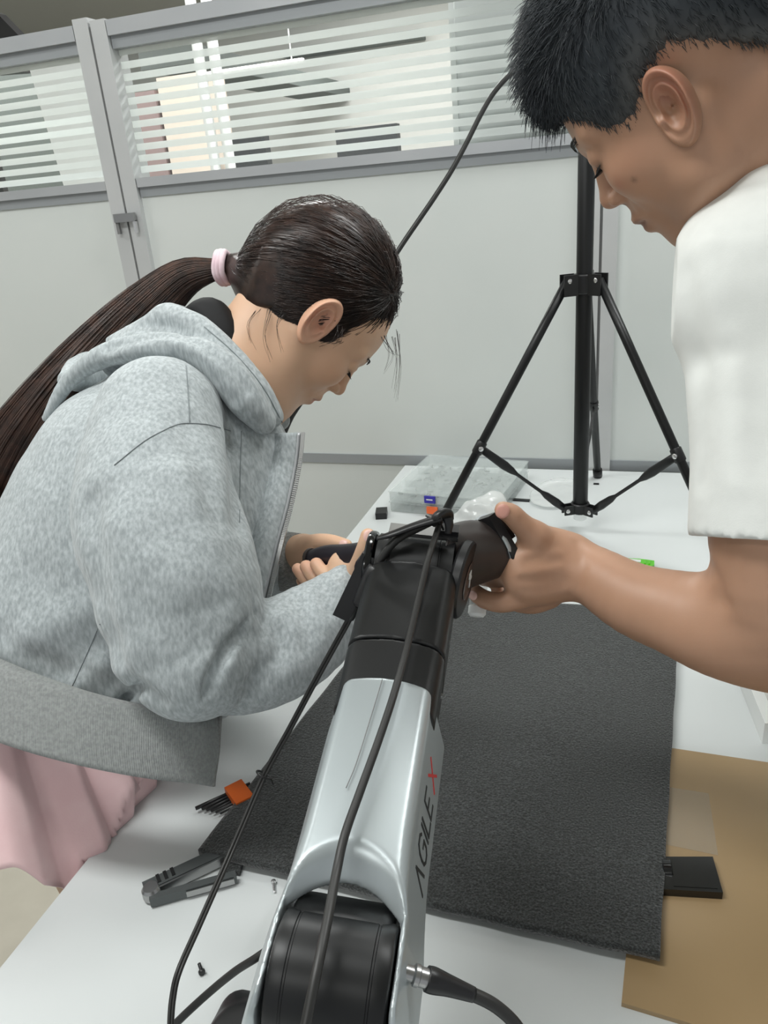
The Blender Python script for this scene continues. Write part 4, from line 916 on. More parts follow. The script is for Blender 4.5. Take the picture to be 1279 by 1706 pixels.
# hairline cap, pulled back into the ponytail
TIE = at(394, 447, 1.0); HL = [(-.2, -.16), (-.085, -.092), (-.060, -.066), (-.032, -.022), (-.027, .020), (-.016, .036), (.013, .038), (.021, .028), (.030, .031), (.045, .040), (.087, .062), (.12, .072)]
hc = np.array([-.026, 0, .040]); hr = np.array([.101, .0790, .0975])
hs_ = SDF(); hs_.ell(HW.p(*hc), hr * HW.k, HW.A, .01); hs_.cap(HW.p(-.060, 0, .0), TIE, .052, .012, .03); hs_.cap(HW.p(-.045, 0, -.030), TIE, .040, .012, .03)
def mask(P):
    q = HW.loc(P); H_ = piece(q[..., 0] - .10 * np.abs(q[..., 1]) * 0, HL); side = np.clip(1 - np.abs(q[..., 1]) / .07, 0, 1)
    return (H_ + .010 * side * (q[..., 0] > .04) - q[..., 2]) * .8
hs_._add(mask, HW.o, None, .010, 'i')
pts = [HW.p(x, y, z) for x in (-.17, .11) for y in (-.10, .10) for z in (-.13, .15)]
V, Fc = hs_.mesh(np.min(pts, 0), np.max(pts, 0), .0024)
def hairtint(V): q = HW.loc(V); t = np.clip((-q[:, 0] + .25 * q[:, 2] - .02) / .12, 0, 1)[:, None] ** 1.3; return 1 + t * np.array([1.25, .95, .75])  # real brown, painted stronger at top and back where light falls
hair = meshobj('hair', V, Fc, M['hairw'], wm, True, cols=hairtint(V))
r_ = np.random.default_rng(4); n = 8000; t0 = r_.uniform(0, 1, n); side = np.where(r_.uniform(0, 1, n) < .72, -1, 1)
xs = np.interp(t0, [0, .18, .55, 1], [-.088, .0, .05, .088]); zs = piece(xs, HL) + r_.uniform(0, .020, n) + (r_.uniform(0, 1, n) < .45) * r_.uniform(0, .10, n)
ys = side * np.sqrt(np.clip(1 - ((xs - hc[0]) / hr[0]) ** 2 - ((zs - hc[2]) / hr[2]) ** 2, .0, 1)) * hr[1]
S0 = np.stack([xs, ys, zs], 1); TL = HW.loc(TIE[None])[0]; tt = np.linspace(0, 1, 18)[None, :, None]
Pp = S0[:, None] * (1 - tt) + (TL + r_.normal(0, .006, (n, 1, 3))) * tt; q = (Pp - hc) / hr; nn = np.linalg.norm(q, axis=2, keepdims=True); tn = np.linalg.norm((TL - hc) / hr)
Pp = hc + (Pp - hc) / nn * (1 + (tn - 1.02) * np.clip(tt * 1.25 - .25, 0, 1) ** 1.25 * 1) * (1.002 + r_.uniform(-.004, .014, (n, 1, 1)) * np.sin(np.pi * np.clip(tt * 1.1, 0, 1)) + .004 * np.sin(tt * 9 + r_.uniform(0, 6, (n, 1, 1))) * .4)
W_ = HW.o + (Pp * HW.k) @ HW.A; cc = hairtint(W_.mean(1)) * r_.uniform(.75, 1.35, (n, 1)); strands('hair_strands', W_, .00050, M['hairw'], hair, cc)['kind'] = 'stuff'
# ponytail
pc_ = np.array([at(*a) for a in ((384, 447, 1.0), (355, 450, 1.005), (305, 465, 1.015), (245, 515, 1.02), (175, 580, 1.02), (105, 655, 1.01), (45, 735, 1.0), (0, 815, .99), (-40, 905, .99))])
pr_ = np.array([.012, .0145, .026, .036, .041, .044, .048, .048, .040])
Qc = spline(np.hstack([pc_, pr_[:, None]]), 4); n = 4200; a_ = r_.uniform(0, 6.283, n); rr = np.sqrt(r_.uniform(0, 1, n)); Tn = np.gradient(Qc[:, :3], axis=0); Tn /= np.linalg.norm(Tn, axis=1)[:, None]
B1 = np.cross(Tn, cdir(0, 0, 1)); B1 /= np.linalg.norm(B1, axis=1)[:, None]; B2 = np.cross(Tn, B1); K_ = len(Qc)
wob = .0035 * np.sin(np.linspace(0, 5, K_)[None] + r_.uniform(0, 6, (n, 1)))
ang = a_[:, None] + .35 * np.sin(np.linspace(0, 3, K_)[None] + a_[:, None]); cl_f = 1 + .10 * np.sin(a_ * 7)[:, None] * np.linspace(0, 1, K_)[None]
rad_ = rr[:, None] * Qc[None, :, 3] * cl_f + wob * np.linspace(0, 1, K_)[None]
W_ = Qc[None, :, :3] + rad_[..., None] * (np.cos(ang)[..., None] * B1 + .62 * np.sin(ang)[..., None] * B2)
cc = np.array([3.0, 2.6, 2.25]) * r_.uniform(.65, 1.35, (n, 1)) * (1 - .35 * (np.cos(a_) * 1 > .2)[:, None] * rr[:, None])
pt = tubeobj('ponytail', Qc[::2, :3], Qc[::2, 3] * .62, M['hairw'], wm, 20, .8, up=cdir(0, 0, 1), res=3)
ca_ = pt.data.color_attributes.new('tint', 'FLOAT_COLOR', 'POINT'); ca_.data.foreach_set('color', np.tile([1.3, 1.1, 1.0, 1], len(pt.data.vertices)).astype(np.float32))
strands('ponytail_strands', W_, .00062, M['hairw'], pt, cc)['kind'] = 'stuff'
# loose wisps
wp = []
for (p0, p1, p2) in (((655, 558, .95), (664, 600, .95), (655, 650, .95)), ((642, 560, .95), (652, 592, .95), (640, 622, .95)), ((662, 552, .96), (668, 610, .96), (660, 668, .96)), ((640, 560, .94), (650, 582, .94), (660, 592, .94)),
        ((430, 512, .93), (412, 545, .925), (425, 590, .925)), ((470, 518, .915), (462, 545, .91), (470, 585, .915)), ((405, 512, .94), (400, 540, .935), (412, 575, .93)), ((450, 516, .925), (440, 560, .92), (455, 600, .925)), ((565, 545, .915), (560, 562, .912), (548, 572, .91)), ((570, 548, .912), (566, 566, .91), (556, 578, .91))):
    for j in range(4):
        o_ = r_.normal(0, 3, (3, 3)) * np.array([1, 1, .0005]); Q = spline([at(*(np.array(p) + o)) for p, o in zip((p0, p1, p2), o_)], 4); wp.append(Q)
strands('loose_wisps', np.array(wp), .00035, M['hairw'], hair, np.ones((len(wp), 3)))['kind'] = 'stuff'
# hair tie
d_ = pc_[1] - pc_[0]; T = zframe(at(372, 446, .999), d_, cdir(0, 0, 1))
th = np.linspace(0, 2 * np.pi, 25)
for k_, (o_, r0) in enumerate(((-.0045, .0168), (.0, .0175), (.0045, .0170))): tubeobj('hair_tie', [tx(T, [r0 * math.cos(a), r0 * 1.15 * math.sin(a), o_ + .001 * math.sin(3 * a)]) for a in th], .0042, M['tie'], wm, 10, res=1)
# ---- hoodie
hd_ = SDF()
for dd, ax_ in ((0, 0), (.085, -6)):
    hd_.chain([at(40 + ax_, 1210, .955 + dd), at(150 + ax_, 1010, .955 + dd), at(250 + ax_, 825, .955 + dd), at(325 + ax_, 715, .96 + dd)], [.138, .142, .143, .095], .04, n=3)
    hd_.chain([at(180 + ax_, 1210, .960 + dd), at(225 + ax_, 1010, .965 + dd), at(262 + ax_, 830, .96 + dd)], [.130, .135, .135], .04, n=3)
hd_.cap(at(438, 745, .945), at(398, 960, .930), .024, .026, .05); hd_.cap(at(398, 960, .93), at(320, 1180, .92), .026, .04, .05)
hd_.cap(at(438, 745, 1.01), at(398, 960, 1.0), .024, .026, .05)
hd_.chain([at(268, 700, .855), at(262, 850, .800), at(298, 985, .778), at(328, 1082, .772)], [.070, .085, .083, .071], .012, n=3)
hd_.chain([at(372, 1112, .800), at(415, 1098, .800), at(470, 1078, .808), at(535, 1035, .83), at(584, 988, .848)], [.050, .056, .054, .046, .034], .004, n=3)
hd_.chain([at(345, 780, 1.10), at(385, 900, 1.10), at(440, 945, 1.05), at(475, 936, 1.0)], [.07, .055, .045, .036], .03, n=3)
hd_.plane(at(180, 1182, .85), cdir(-.16, .97, -.15), .012)
hd_.plane(at(592, 966, .852), cdir(.55, -.75, .1), .006) if False else None
# folds and creases are laid on the surface of the cloth
base_ops = list(hd_.ops); B = SDF(); B.ops = base_ops
def cr(pp, dep, wd): hd_.crease([hit(B, x, y, .55) for x, y in pp], dep, wd, 4)
def seam(pp): cr(pp, .0032, .0028)
B3 = SDF(); B3.ops = list(hd_.ops)
SL = lambda pp, r_, k: hd_.chain([hit(B3, x, y, .55, off=-.0035) for x, y, dp in pp], [r_ * .5] + [r_] * (len(pp) - 2) + [r_ * .4], .004, 's', 4)
SL([(340, 1158, .002), (352, 1130, .006), (370, 1095, .008), (388, 1066, .007), (410, 1030, .002)], .0066, 1); SL([(418, 1000, .001), (426, 1024, .005), (436, 1036, .002)], .004, 1)
SL([(236, 1142, .001), (220, 1156, .004), (200, 1170, .002)], .0035, 1); SL([(463, 1058, .0), (468, 1076, .001), (458, 1104, .0)], .0030, 1)
cr([(465, 1052), (468, 1082), (450, 1112), (425, 1135)], .009, .012); cr([(410, 1065), (416, 1098)], .006, .009); cr([(500, 1000), (512, 1040), (505, 1080)], .006, .012); cr([(540, 985), (548, 1010)], .005, .009)
cr([(305, 790), (345, 900), (392, 1000)], -.005, .016); cr([(385, 730), (392, 800), (398, 870)], .010, .014)
cr([(150, 830), (158, 920), (168, 1000), (190, 1070)], .007, .012); cr([(200, 1100), (228, 1142), (262, 1168)], .008, .010); cr([(60, 960), (110, 990), (150, 985)], .004, .02); cr([(30, 1070), (90, 1040), (140, 1010)], -.006, .02)
cr([(10, 1060), (60, 1100), (110, 1120)], .006, .014); cr([(130, 1140), (170, 1110), (210, 1118)], -.008, .014); cr([(232, 1144), (212, 1160), (200, 1170)], .010, .006); cr([(60, 1128), (110, 1130)], .004, .01)
cr([(250, 760), (200, 800), (150, 850)], .003, .018); cr([(310, 720), (330, 780), (350, 860)], .004, .018); cr([(200, 880), (250, 930), (310, 950)], -.003, .02); cr([(230, 1010), (280, 1050), (330, 1060)], .004, .02)
hd_.field(lambda P: .0022 * vnoise(P, 42, 11) + .0008 * vnoise(P, 120, 12))
V, Fc = hd_.mesh((-1.10, .28, .76), (-.20, 1.30, 1.40), .0043)
hood_cols = np.ones((len(V), 3)); ho = meshobj('hoodie', V, Fc, M['hoodie'], wm, True, cols=hood_cols)
def seamline(S_, pp, r_=.0005, par=None, nm='seam', m_=None):
    Q = spline(np.array(pp, float), 5); tubeobj(nm, [hit(S_, x, y, .55) for x, y in Q], r_, m_ or M['seam'], par or ho, 6, res=1)
for pp in ([(309, 600), (313, 650), (316, 705)], [(282, 712), (300, 706), (320, 705), (350, 708), (384, 718)], [(282, 712), (240, 735), (190, 775)], [(166, 1040), (142, 1095), (119, 1146)], [(402, 718), (400, 790), (399, 870)]): seamline(hd_, pp)
# hood: two thick rolls draped around the neck
hh = SDF()
px_ = lambda r: r * .88 / 1281
hh.chain([at(78, 696, .92), at(114, 636, .91), at(165, 597, .89), at(235, 579, .875), at(310, 581, .865), at(368, 612, .862), at(408, 664, .872), at(438, 702, .890)], [px_(v) for v in (9, 15, 19, 23, 25, 29, 31, 22)], .012, n=4)
hh.chain([at(186, 568, .95), at(238, 547, .925), at(280, 529, .91), at(330, 551, .895), at(378, 595, .892), at(425, 652, .900), at(456, 693, .915)], [px_(v) for v in (10, 16, 21, 25, 27, 27, 19)], .010, n=4)
hh.chain([at(280, 529, .92), at(290, 535, 1.0), at(340, 560, 1.06), at(420, 640, 1.06), at(465, 700, 1.0)], [.016, .022, .022, .02, .014], .012, n=4)
hh.chain([at(112, 634, .94), at(150, 620, 1.0), at(230, 600, 1.07), at(330, 620, 1.10), at(430, 690, 1.07)], [.012, .026, .030, .03, .024], .012, n=4)
hh.chain([at(200, 600, .93), at(280, 590, .925), at(360, 630, .92), at(425, 690, .925)], [.024, .034, .034, .022], .02, n=3)
B = SDF(); B.ops = list(hh.ops)
for pp, dep, wd in (([(176, 578), (234, 560), (290, 555), (330, 566)], .012, .006), ([(330, 566), (372, 602), (410, 650)], .004, .006), ([(300, 590), (350, 620), (385, 668)], .003, .008), ([(240, 540), (290, 545), (320, 558)], .004, .006)):
    hh.crease([hit(B, x, y, .6) for x, y in pp], dep, wd, 4)
hh.field(lambda P: .0014 * vnoise(P, 60, 21) + .0006 * vnoise(P, 150, 22))
pts = np.array([at(60, 560, .9), at(490, 760, .9), at(130, 640, 1.1), at(430, 650, 1.12), at(60, 720, 1.0)])
V, Fc = hh.mesh(pts.min(0) - .05, pts.max(0) + .06, .0036); hoo = meshobj('hood', V, Fc, M['hoodie'], wm, True, cols=np.ones((len(V), 3)))
seamline(hh, [(470, 704), (438, 645), (392, 590), (340, 544)], .0006, hoo)
# black inner collar
V = []; cp = [(310, 520, .97), (345, 512, .945), (372, 545, .935), (396, 585, .94), (430, 640, .95)]; tb_ = tubeobj('inner_collar', [at(*c) for c in cp], [.008, .020, .022, .020, .012], M['inner'], wm, 14, .6)
tubeobj('inner_collar', [at(345, 520, .955), at(335, 520, 1.0), at(350, 530, 1.05), at(400, 590, 1.05)], [.018, .02, .018, .014], M['inner'], wm, 14, .6)
# rib hem
tp_ = [(366, 1186, .825), (335, 1186, .795), (270, 1180, .775), (190, 1165, .765), (100, 1140, .765), (0, 1106, .78), (-110, 1064, .83), (-190, 1040, .92), (-180, 1050, 1.02), (-60, 1090, 1.09), (100, 1130, 1.11), (250, 1160, 1.07)]
bt_ = [(356, 1311, .800), (325, 1306, .775), (268, 1300, .756), (190, 1288, .746), (100, 1268, .746), (0, 1238, .76), (-120, 1190, .81), (-200, 1160, .90), (-195, 1165, 1.0), (-70, 1205, 1.07), (90, 1250, 1.09), (240, 1280, 1.06)]
Tq = spline([at(*a) for a in tp_], 20); Bq = spline([at(*a) for a in bt_], 20); nu_ = len(Tq)
arc = np.concatenate([[0], np.cumsum(np.linalg.norm(np.diff(Tq, axis=0), axis=1))])
def ribf(T1_, B1_, bulge):
    def f(u, v):
        i = np.clip(np.round(u * (len(T1_) - 1)).astype(int), 0, len(T1_) - 1); P = T1_[i] * (1 - v)[:, None] + B1_[i] * v[:, None]; c = (T1_.mean(0) + B1_.mean(0)) / 2; o = P - c; o[:, 2] = 0; o /= np.linalg.norm(o, axis=1)[:, None]
        return P + o * (bulge * np.sin(np.pi * v) - .010 * (v < .001) + .0009 * vnoise(P, 60, 3))[:, None]
    return f
ribbed(M['rib'], 3600, strength=.35); ribbed(M['cuff'], 2600, strength=.4)
rb_ = grid('rib_hem', ribf(Tq, Bq, .004), nu_, 14, M['rib'], wm, .006, attr={'ribu': np.tile(np.repeat(arc, 14), 2)})
ca_ = rb_.data.color_attributes.new('tint', 'FLOAT_COLOR', 'POINT'); ca_.data.foreach_set('color', np.ones(4 * len(rb_.data.vertices), np.float32))
# cuffs
def cuff(P, R_, parent, nm='cuff'):
    Q = spline(np.hstack([np.array(P), np.array(R_)[:, None]]), 6); V, Fc = tube(Q[:, :3], Q[:, 3], 40, 1, caps=True); th = np.tile(np.arange(40) / 40 * 6.2832 * .035, len(Q)); return meshobj(nm, V, Fc, M['cuff'], parent, True, attr={'ribu': th})
cuff([at(458, 938, 1.02), at(472, 936, 1.0), at(488, 934, .985), at(500, 931, .975)], [.0370, .0385, .0370, .0335], wm)
# zip placket and teeth along the open front edge
zl = [(493, 722, .925), (488, 770, .918), (474, 840, .905), (458, 900, .895), (446, 950, .89), (434, 1002, .885)]
Zq = spline([at(*a) for a in zl], 8); Zi = spline([at(x - 18, y + 2, d - .004) for x, y, d in zl], 8); Zo = spline([at(x - 42, y + 2, d + .004) for x, y, d in zl], 8)
tape = tubeobj('zip_tape', Zq + cdir(1, 0, -.6) * .003, .0042, M['rail'], wm, 8, 1, res=1)
bm = bmesh.new()
for i in range(105):
    t = i / 104 * (len(Zq) - 1); k_ = min(int(t), len(Zq) - 2); p = Zq[k_] * (1 - t + k_) + Zq[k_ + 1] * (t - k_) + cdir(1, 0, -.7) * .0085; d = Zq[k_ + 1] - Zq[k_]; T = frame(p + cdir(1, .2, 0) * .0020, d, cdir(1, 0, 0)); addbox(bm, -.0008, .0008, -.0022, .0022, -.0022, .0022, T)
o = bmobj('zip_teeth', bm, M['steel'], tape); o['kind'] = 'stuff'
Gp = np.stack([Zo, Zi, Zq], 1)
def pf(u, v):
    i = np.clip(np.round(u * (len(Zq) - 1)).astype(int), 0, len(Zq) - 1); w_ = v * 2; a = np.clip(w_, 0, 1)[:, None]; b = np.clip(w_ - 1, 0, 1)[:, None]
    return Gp[i, 0] * (1 - a) + Gp[i, 1] * (a - b) + Gp[i, 2] * b + cdir(0, 0, -1) * (.003 * np.sin(np.pi * v))[:, None]
g_ = grid('placket', pf, len(Zq), 9, M['hoodie'], wm, -.006); ca_ = g_.data.color_attributes.new('tint', 'FLOAT_COLOR', 'POINT'); ca_.data.foreach_set('color', np.ones(4 * len(g_.data.vertices), np.float32))
tubeobj('zip_edge', [at(366, 1190, .822), at(362, 1240, .812), at(357, 1280, .804), at(354, 1310, .800)], .0030, M['cuff'], wm, 8)
# skirt
def skf(u, v):
    a = u * 2 * np.pi; cx_ = -.742 + .018 * v; cy_ = .625 - .02 * v; r_ = .128 + .100 * v ** .8; pl_ = ((a * 26 / 6.28318 + .25 * np.sin(a * 4)) % 1); pl_ = np.where(pl_ < .82, pl_ / .82, (1 - pl_) / .18) * 2 - 1
    r_ = r_ + .009 * pl_ * (.25 + .75 * v) + .007 * np.sin(a * 5 + 2) * v
    sm = np.clip((a - 5.42) / .24, 0, 1); sm = sm * sm * (3 - 2 * sm); back = np.clip((a - 2.2) / .8, 0, 1)
    z = .955 - v * (.245 - .090 * back * (1 - sm))
    x = cx_ + r_ * np.cos(a) * .98; y = cy_ + r_ * np.sin(a) * 1.08
    lim = np.where(z > .752, -.530 - np.clip(.80 - z, 0, 1) * .15, -.5535); soft = np.where(x > lim, lim - .004 * (1 - pl_), x)
    return np.stack([soft, y, z], 1)
grid('skirt', skf, 620, 30, M['skirt'], wm, .002)
for yy in (.62, .76):
    s2 = SDF().chain([(-.76, yy, .045), (-.70, yy, .04), (-.60, yy, .03)], [.042, .045, .034], .01, n=3).plane((0, 0, .002), (0, 0, -1), .004); V, Fc = s2.mesh((-.83, yy - .07, -.01), (-.54, yy + .07, .12), .005); meshobj('shoe', V, Fc, M['shoe'], wm, True)
# ---------------------------------------------------------------- man
mn = empty('person', (.58, .86, 0), 'short-haired person in a white t-shirt reaching a bare arm to the robot wrist', 'person')
psi = math.radians(42)
HM = Head(at(1110, 143, .55), cdir(-.725 * math.cos(psi), .69 * math.cos(psi), math.sin(psi)), cdir(-.69, -.725, 0), 1, .95, True)
s_ = HM.sdf(); nbm = np.array([.205, .80, 1.345])
s_.cap(HM.p(-.032, 0, -.045), nbm + [0, 0, -.01], .046, .062, .014); s_.cap(HM.p(.005, 0, -.060), nbm + [-.03, 0, -.03], .040, .050, .025)
s_.ell(HM.p(.060, 0, -.085), np.array([.022, .022, .018]), HM.A, .015)
pts = [HM.p(x, y, z) for x in (-.13, .13) for y in (-.10, .10) for z in (-.13, .14)] + [nbm - .08, nbm + .08]
Vh, Fh = s_.mesh(np.min(pts, 0) - .01, np.max(pts, 0) + .01, .0022); Vh = relax(Vh, Fh, 2)
E1 = HM.ear(1, .0290, .0160, .14, flare=.42, out=.005, dx=.011, dz=-.015); E2 = HM.ear(-1)
# left arm: from the sleeve down to the elbow, forearm to the wrist, hand cupping the robot wrist
ar = SDF()
ar.chain([at(1296, 600, .60), at(1302, 880, .60), at(1308, 1000, .615), at(1335, 1052, .625)], [.052, .0535, .054, .046], .02, n=4)
ar.chain([at(1335, 1052, .625), at(1240, 1040, .645), at(1150, 1026, .670), at(1060, 1000, .700), at(990, 960, .730), at(955, 946, .742)], [.044, .0425, .0385, .0335, .0285, .0270], .022, n=4)
ar.ell(at(1240, 1065, .645), (.050, .032, .036), np.array([cdir(1, .2, .2), cdir(-.2, 1, 0), cdir(0, 0, 1)]), .03)
A_ = np.array([cdir(-.85, .15, -.3), cdir(.2, 1, 0), cdir(.3, 0, -.9)])
ar.ell(at(912, 949, .738), (.045, .033, .0205), A_, .018)
ar.ell(at(878, 950, .730), (.024, .025, .0150), A_, .010)
ar.chain([at(945, 925, .742), at(915, 908, .735), at(890, 893, .722)], [.0185, .0170, .0135], .012, n=4)
ar.chain([at(890, 893, .722), at(868, 873, .712), at(852, 857, .706), at(838, 850, .704)], [.0135, .0108, .0098, .0082], .006, n=4)
ar.chain([at(890, 925, .735), at(862, 934, .730), at(838, 945, .748), at(815, 950, .775)], [.0125, .0115, .0105, .0090], .009, n=3)
ar.chain([at(888, 952, .738), at(855, 955, .735), at(830, 962, .755), at(806, 962, .780)], [.0125, .0112, .0102, .0090], .008, n=3)
ar.chain([at(896, 985, .745), at(868, 996, .738), at(835, 1004, .735), at(806, 998, .742), at(789, 985, .752)], [.0120, .0110, .0098, .0090, .0080], .006, n=3)
ar.chain([at(915, 995, .752), at(888, 1006, .755), at(856, 1003, .764), at(830, 986, .772)], [.0115, .0100, .0088, .0072], .006, n=3)
B = SDF(); B.ops = list(ar.ops)
for pp, dep, wd in (([(905, 925), (880, 935)], .0012, .004), ([(870, 968), (905, 970), (940, 968)], .0020, .0055), ([(872, 985), (905, 984), (935, 978)], .0014, .004), ([(863, 866), (868, 878)], .0008, .0014), ([(868, 862), (875, 873)], .0008, .0014), ([(1178, 940), (1190, 965), (1200, 1000)], .004, .010), ([(962, 905), (970, 940), (965, 975)], .0010, .005), ([(858, 1002), (872, 1008)], .0016, .002)):
    ar.crease([hit(B, x, y, .5) for x, y in pp], dep, wd, 4)
for (x0, y0, x1, y1) in ((870, 925, 930, 922), (868, 955, 930, 945)): ar.crease([hit(B, x0, y0, .5), hit(B, x1, y1, .5)], -.0013, .004, 4)
P_ = np.array([at(1400, 560, .6), at(780, 850, .72), at(800, 1040, .76), at(1420, 1120, .62), at(1300, 880, .54)]); R1 = ar.mesh(P_.min(0) - .03, P_.max(0) + .04, .0024); R1 = (relax(*R1, 2), R1[1])
# rest of the body under the shirt, mostly outside the frame
tk = SDF(); hip = np.array([.60, .86, .93])
tk.chain([nbm, np.array([.28, .82, 1.26]), np.array([.44, .86, 1.10]), hip], [.060, .10, .10, .10], .05, n=3)
tk.cap(np.array([.16, .72, 1.29]), at(1296, 620, .60), .042, .045, .03)
tk.chain([(.22, .98, 1.27), (.34, 1.04, 1.03), (.44, .98, .80)], [.055, .042, .030], .03, n=3); tk.ell((.455, .965, .765), (.045, .035, .022), None, .015)
for yy in (.78, .94): tk.chain([(.60, yy, .90), (.62, yy, .48), (.66, yy, .10)], [.075, .055, .042], .02, n=3)
R3 = tk.mesh((.02, .50, .06), (.78, 1.16, 1.45), .010)
body = join([(Vh, Fh), E1, E2, R1, R3]); cw = np.ones((len(body[0]), 3)); nh = len(Vh) + len(E1[0]) + len(E2[0]); cw[:nh] = skin_tint(HM, body[0][:nh], True)
q = HM.loc(body[0][:nh]); g = np.exp(-((q[:, 0] - .058) / .022) ** 2 - ((q[:, 2] + .075) / .022) ** 2); cw[:nh] *= 1 - g[:, None] * np.array([.10, .09, .07])
mole = hit(s_, 1056, 300, .45); g = np.exp(-(np.linalg.norm(body[0] - mole, axis=1) / .0022) ** 2); cw *= 1 - .5 * g[:, None]
mole = hit(s_, 1030, 310, .45); g = np.exp(-(np.linalg.norm(body[0] - mole, axis=1) / .006) ** 2); cw *= 1 - g[:, None] * np.array([.02, .14, .14])
bd = meshobj('body', body[0], body[1], M['skinm'], mn, True, cols=cw)
eyes(HM, mn, M['lash'], nb=110, seed=5)
nailat(ar, 837, 852, cdir(-.8, -.5, 0), .0070, .0062, bd, mat('nail_tan', (205, 150, 135), .25))
nailat(ar, 787, 992, cdir(-1, -.2, 0), .0045, .0055, bd)
# hair: dense short cap, longer on top with a spiky fringe
HLm = [(-.2, -.08), (-.08, -.046), (-.067, -.038), (-.058, -.029), (-.048, -.016), (-.038, -.002), (-.020, .020), (.012, .016), (.028, .0), (.042, .0), (.051, .012), (.060, .030), (.070, .046), (.080, .058), (.12, .066)]
hm_ = SDF(); hm_.ell(HM.p(-.018, 0, .043), np.array([.0975, .0765, .0855]) * HM.k, HM.A, .01); hm_.ell(HM.p(.030, 0, .030), np.array([.0610, .0645, .0620]) * HM.k, HM.A, .02)
hm_.ell(HM.p(.010, 0, .066), np.array([.081, .064, .071]), HM.A, .012)
hm_.cap(HM.p(-.034, 0, -.030), HM.p(-.040, 0, -.050), .0520, .0520, .02)
def maskm(P):
    q = HM.loc(P); return (piece(q[..., 0], HLm) - q[..., 2] + .0025 * np.sin(q[..., 0] * 600 + 200 * q[..., 1])) * .8
hm_._add(maskm, HM.o, None, .008, 'i')
pts = [HM.p(x, y, z) for x in (-.13, .12) for y in (-.09, .09) for z in (-.06, .16)]
V, Fc = hm_.mesh(np.min(pts, 0), np.max(pts, 0), .0026)
def tintm(V_):
    q = HM.loc(V_); t = np.clip(1 - (q[:, 2] - piece(q[:, 0], HLm)) / .035, 0, 1)[:, None] * np.clip((.065 - q[:, 0]) / .03, 0, 1)[:, None]; return 1 + t * np.array([2.2, 1.5, 1.0])
hairm = meshobj('hair', V, Fc, M['hairm'], mn, True, cols=tintm(V))
r_ = np.random.default_rng(9); n = 15000; k_ = 5
loc = HM.loc(V); pick = loc[r_.integers(0, len(V), n * 2)]; inner = (pick[:, 2] > piece(pick[:, 0], HLm) - .001); pick = pick[inner][:n]; pick = pick + r_.normal(0, .001, pick.shape)
top = np.clip((pick[:, 2] - .055) / .05, 0, 1) * np.clip((pick[:, 0] + .09) / .06, 0, 1); ln = .006 + .015 * top * r_.uniform(.5, 1.1, len(pick))
nr_ = (pick - np.array([-.01, 0, .04])) / np.array([.098, .077, .088]) ** 2; nr_ /= np.linalg.norm(nr_, axis=1)[:, None]
dr = nr_ * (.55 * top + .10)[:, None] + np.array([.75, 0, .0]) * top[:, None] + np.array([.10, 0, -.9]) * (1 - top)[:, None] + r_.normal(0, .20, pick.shape); dr -= nr_ * np.minimum(0, (dr * nr_).sum(1) - .05)[:, None]; dr /= np.linalg.norm(dr, axis=1)[:, None]
s = np.linspace(0, 1, k_)[None, :, None]; tc_ = tintm(HM.o + (pick * HM.k) @ HM.A); Pp = pick[:, None] + dr[:, None] * ln[:, None, None] * s + np.array([.25, 0, -.55]) * (s ** 2) * (ln * top)[:, None, None] * .6
strands('hair_strands', HM.o + (Pp * HM.k) @ HM.A, .00046, M['hairm'], hairm, tc_)['kind'] = 'stuff'
# fringe: long tapering locks over the forehead
P = []
for i in range(2600):
    y = r_.uniform(-.052, .052); x0 = .064 - 10 * y * y + r_.normal(0, .008); z0 = .092 - 8 * y * y + r_.normal(0, .009) - .4 * (x0 - .06); cl_ = round(y * 130) / 130; ln = r_.uniform(.026, .042) * (1 - .25 * abs(y) / .05)
    a = np.array([x0, y, z0]); d = np.array([.90, (cl_ - y) * 9, -.12 - .12 * r_.uniform()]) + r_.normal(0, .06, 3)
    P.append([a + d * ln * t + np.array([0, 0, -.32]) * ln * t * t for t in (0, .25, .5, .75, 1)])
strands('fringe', HM.o + (np.array(P) * HM.k) @ HM.A, .00055, M['hairm'], hairm, np.ones((len(P), 3)))['kind'] = 'stuff'
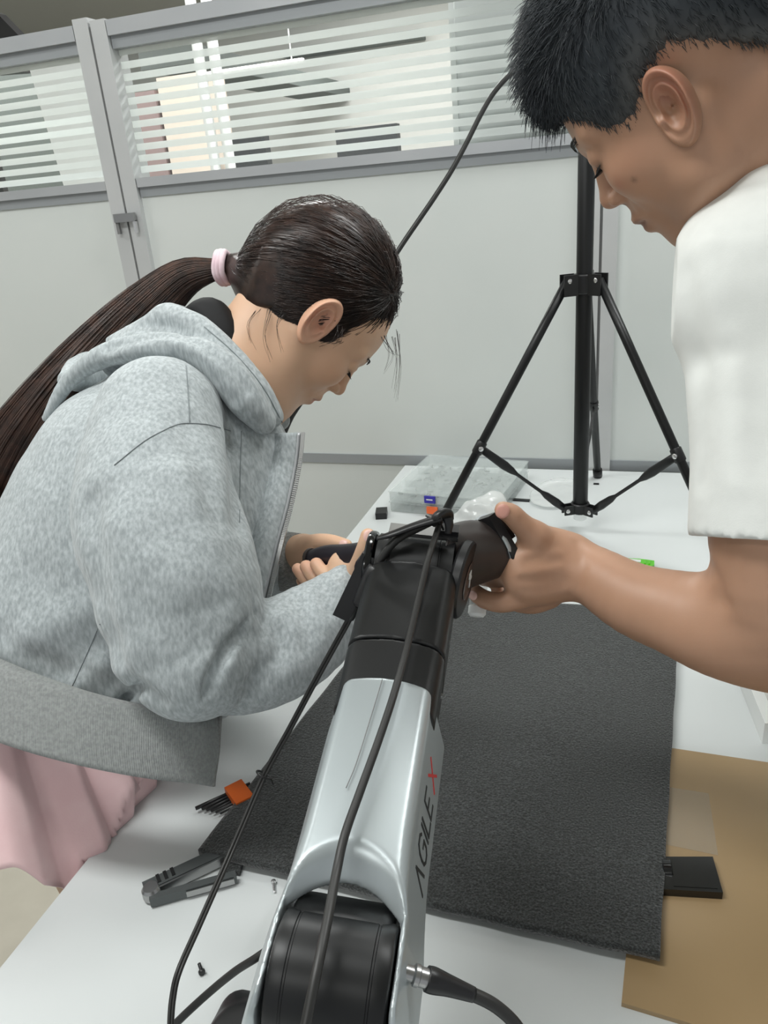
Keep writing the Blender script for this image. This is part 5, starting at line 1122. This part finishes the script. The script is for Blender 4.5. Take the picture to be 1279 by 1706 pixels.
# t-shirt
ts = SDF()
ts.chain([at(1292, 470, .605), at(1292, 700, .600), at(1296, 830, .598), at(1298, 900, .598)], [.072, .0635, .0655, .0670], .02, n=4)
ts.chain([at(1252, 478, .600), at(1290, 352, .625), at(1348, 262, .645), np.array([.235, .80, 1.352])], [.061, .059, .060, .080], .02, n=4)
ts.chain([np.array([.225, .80, 1.30]), np.array([.31, .83, 1.22]), np.array([.45, .86, 1.08]), hip + [0, 0, -.02]], [.10, .145, .14, .14], .05, n=3)
ts.cap(np.array([.19, .92, 1.28]), np.array([.30, 1.02, 1.10]), .085, .072, .03); ts.cap(at(1292, 480, .605), np.array([.20, .78, 1.29]), .078, .10, .02)
ts.plane(at(1230, 896, .59), cdir(-.02, 1, 0) * 1.0, .001)
ts.ops[-1] = (lambda P, f=ts.ops[-1][0]: np.where(P[..., 0] < .33, f(P), -.05), ts.ops[-1][1], None, .001, 'i')
ts.cap(HM.p(-.035, 0, -.035), np.array([.18, .79, 1.36]), .058, .066, .004, 's') if False else None
B = SDF(); B.ops = list(ts.ops)
for pp, dep, wd in (([(1132, 397), (1170, 388), (1220, 384), (1275, 387)], .0022, .0016), ([(1155, 868), (1200, 872), (1275, 876)], .0010, .0014), ([(1162, 600), (1170, 700), (1165, 800)], .003, .010), ([(1215, 560), (1230, 680), (1225, 800)], -.003, .012), ([(1140, 460), (1155, 540), (1160, 600)], .005, .012), ([(1195, 430), (1215, 500), (1210, 580)], .003, .012), ([(1250, 450), (1262, 600), (1255, 780)], .003, .014)):
    ts.crease([hit(B, x, y, .4) for x, y in pp], dep, wd, 4)
ts.field(lambda P: .0012 * vnoise(P, 40, 31))
V, Fc = ts.mesh((.02, .50, .72), (.78, 1.14, 1.46), .0042); V = relax(V, Fc, 2); meshobj('t_shirt', V, Fc, M['tee'], mn, True)
s2 = SDF(); s2.chain([hip + [0, 0, .03], hip - [0, 0, .08]], [.142, .148], .03, n=2)
for yy in (.78, .94): s2.chain([(.60, yy, .86), (.62, yy, .48), (.66, yy, .09)], [.112, .080, .070], .03, n=3)
V, Fc = s2.mesh((.40, .62, .02), (.80, 1.10, 1.10), .009); meshobj('trousers', V, Fc, M['trouser'], mn, True)
for yy in (.78, .94):
    s2 = SDF().chain([(.72, yy, .045), (.66, yy, .04), (.55, yy, .03)], [.045, .048, .036], .01, n=3).plane((0, 0, .002), (0, 0, -1), .004); V, Fc = s2.mesh((.49, yy - .07, -.01), (.79, yy + .07, .12), .005); meshobj('shoe', V, Fc, M['shoe'], mn, True)
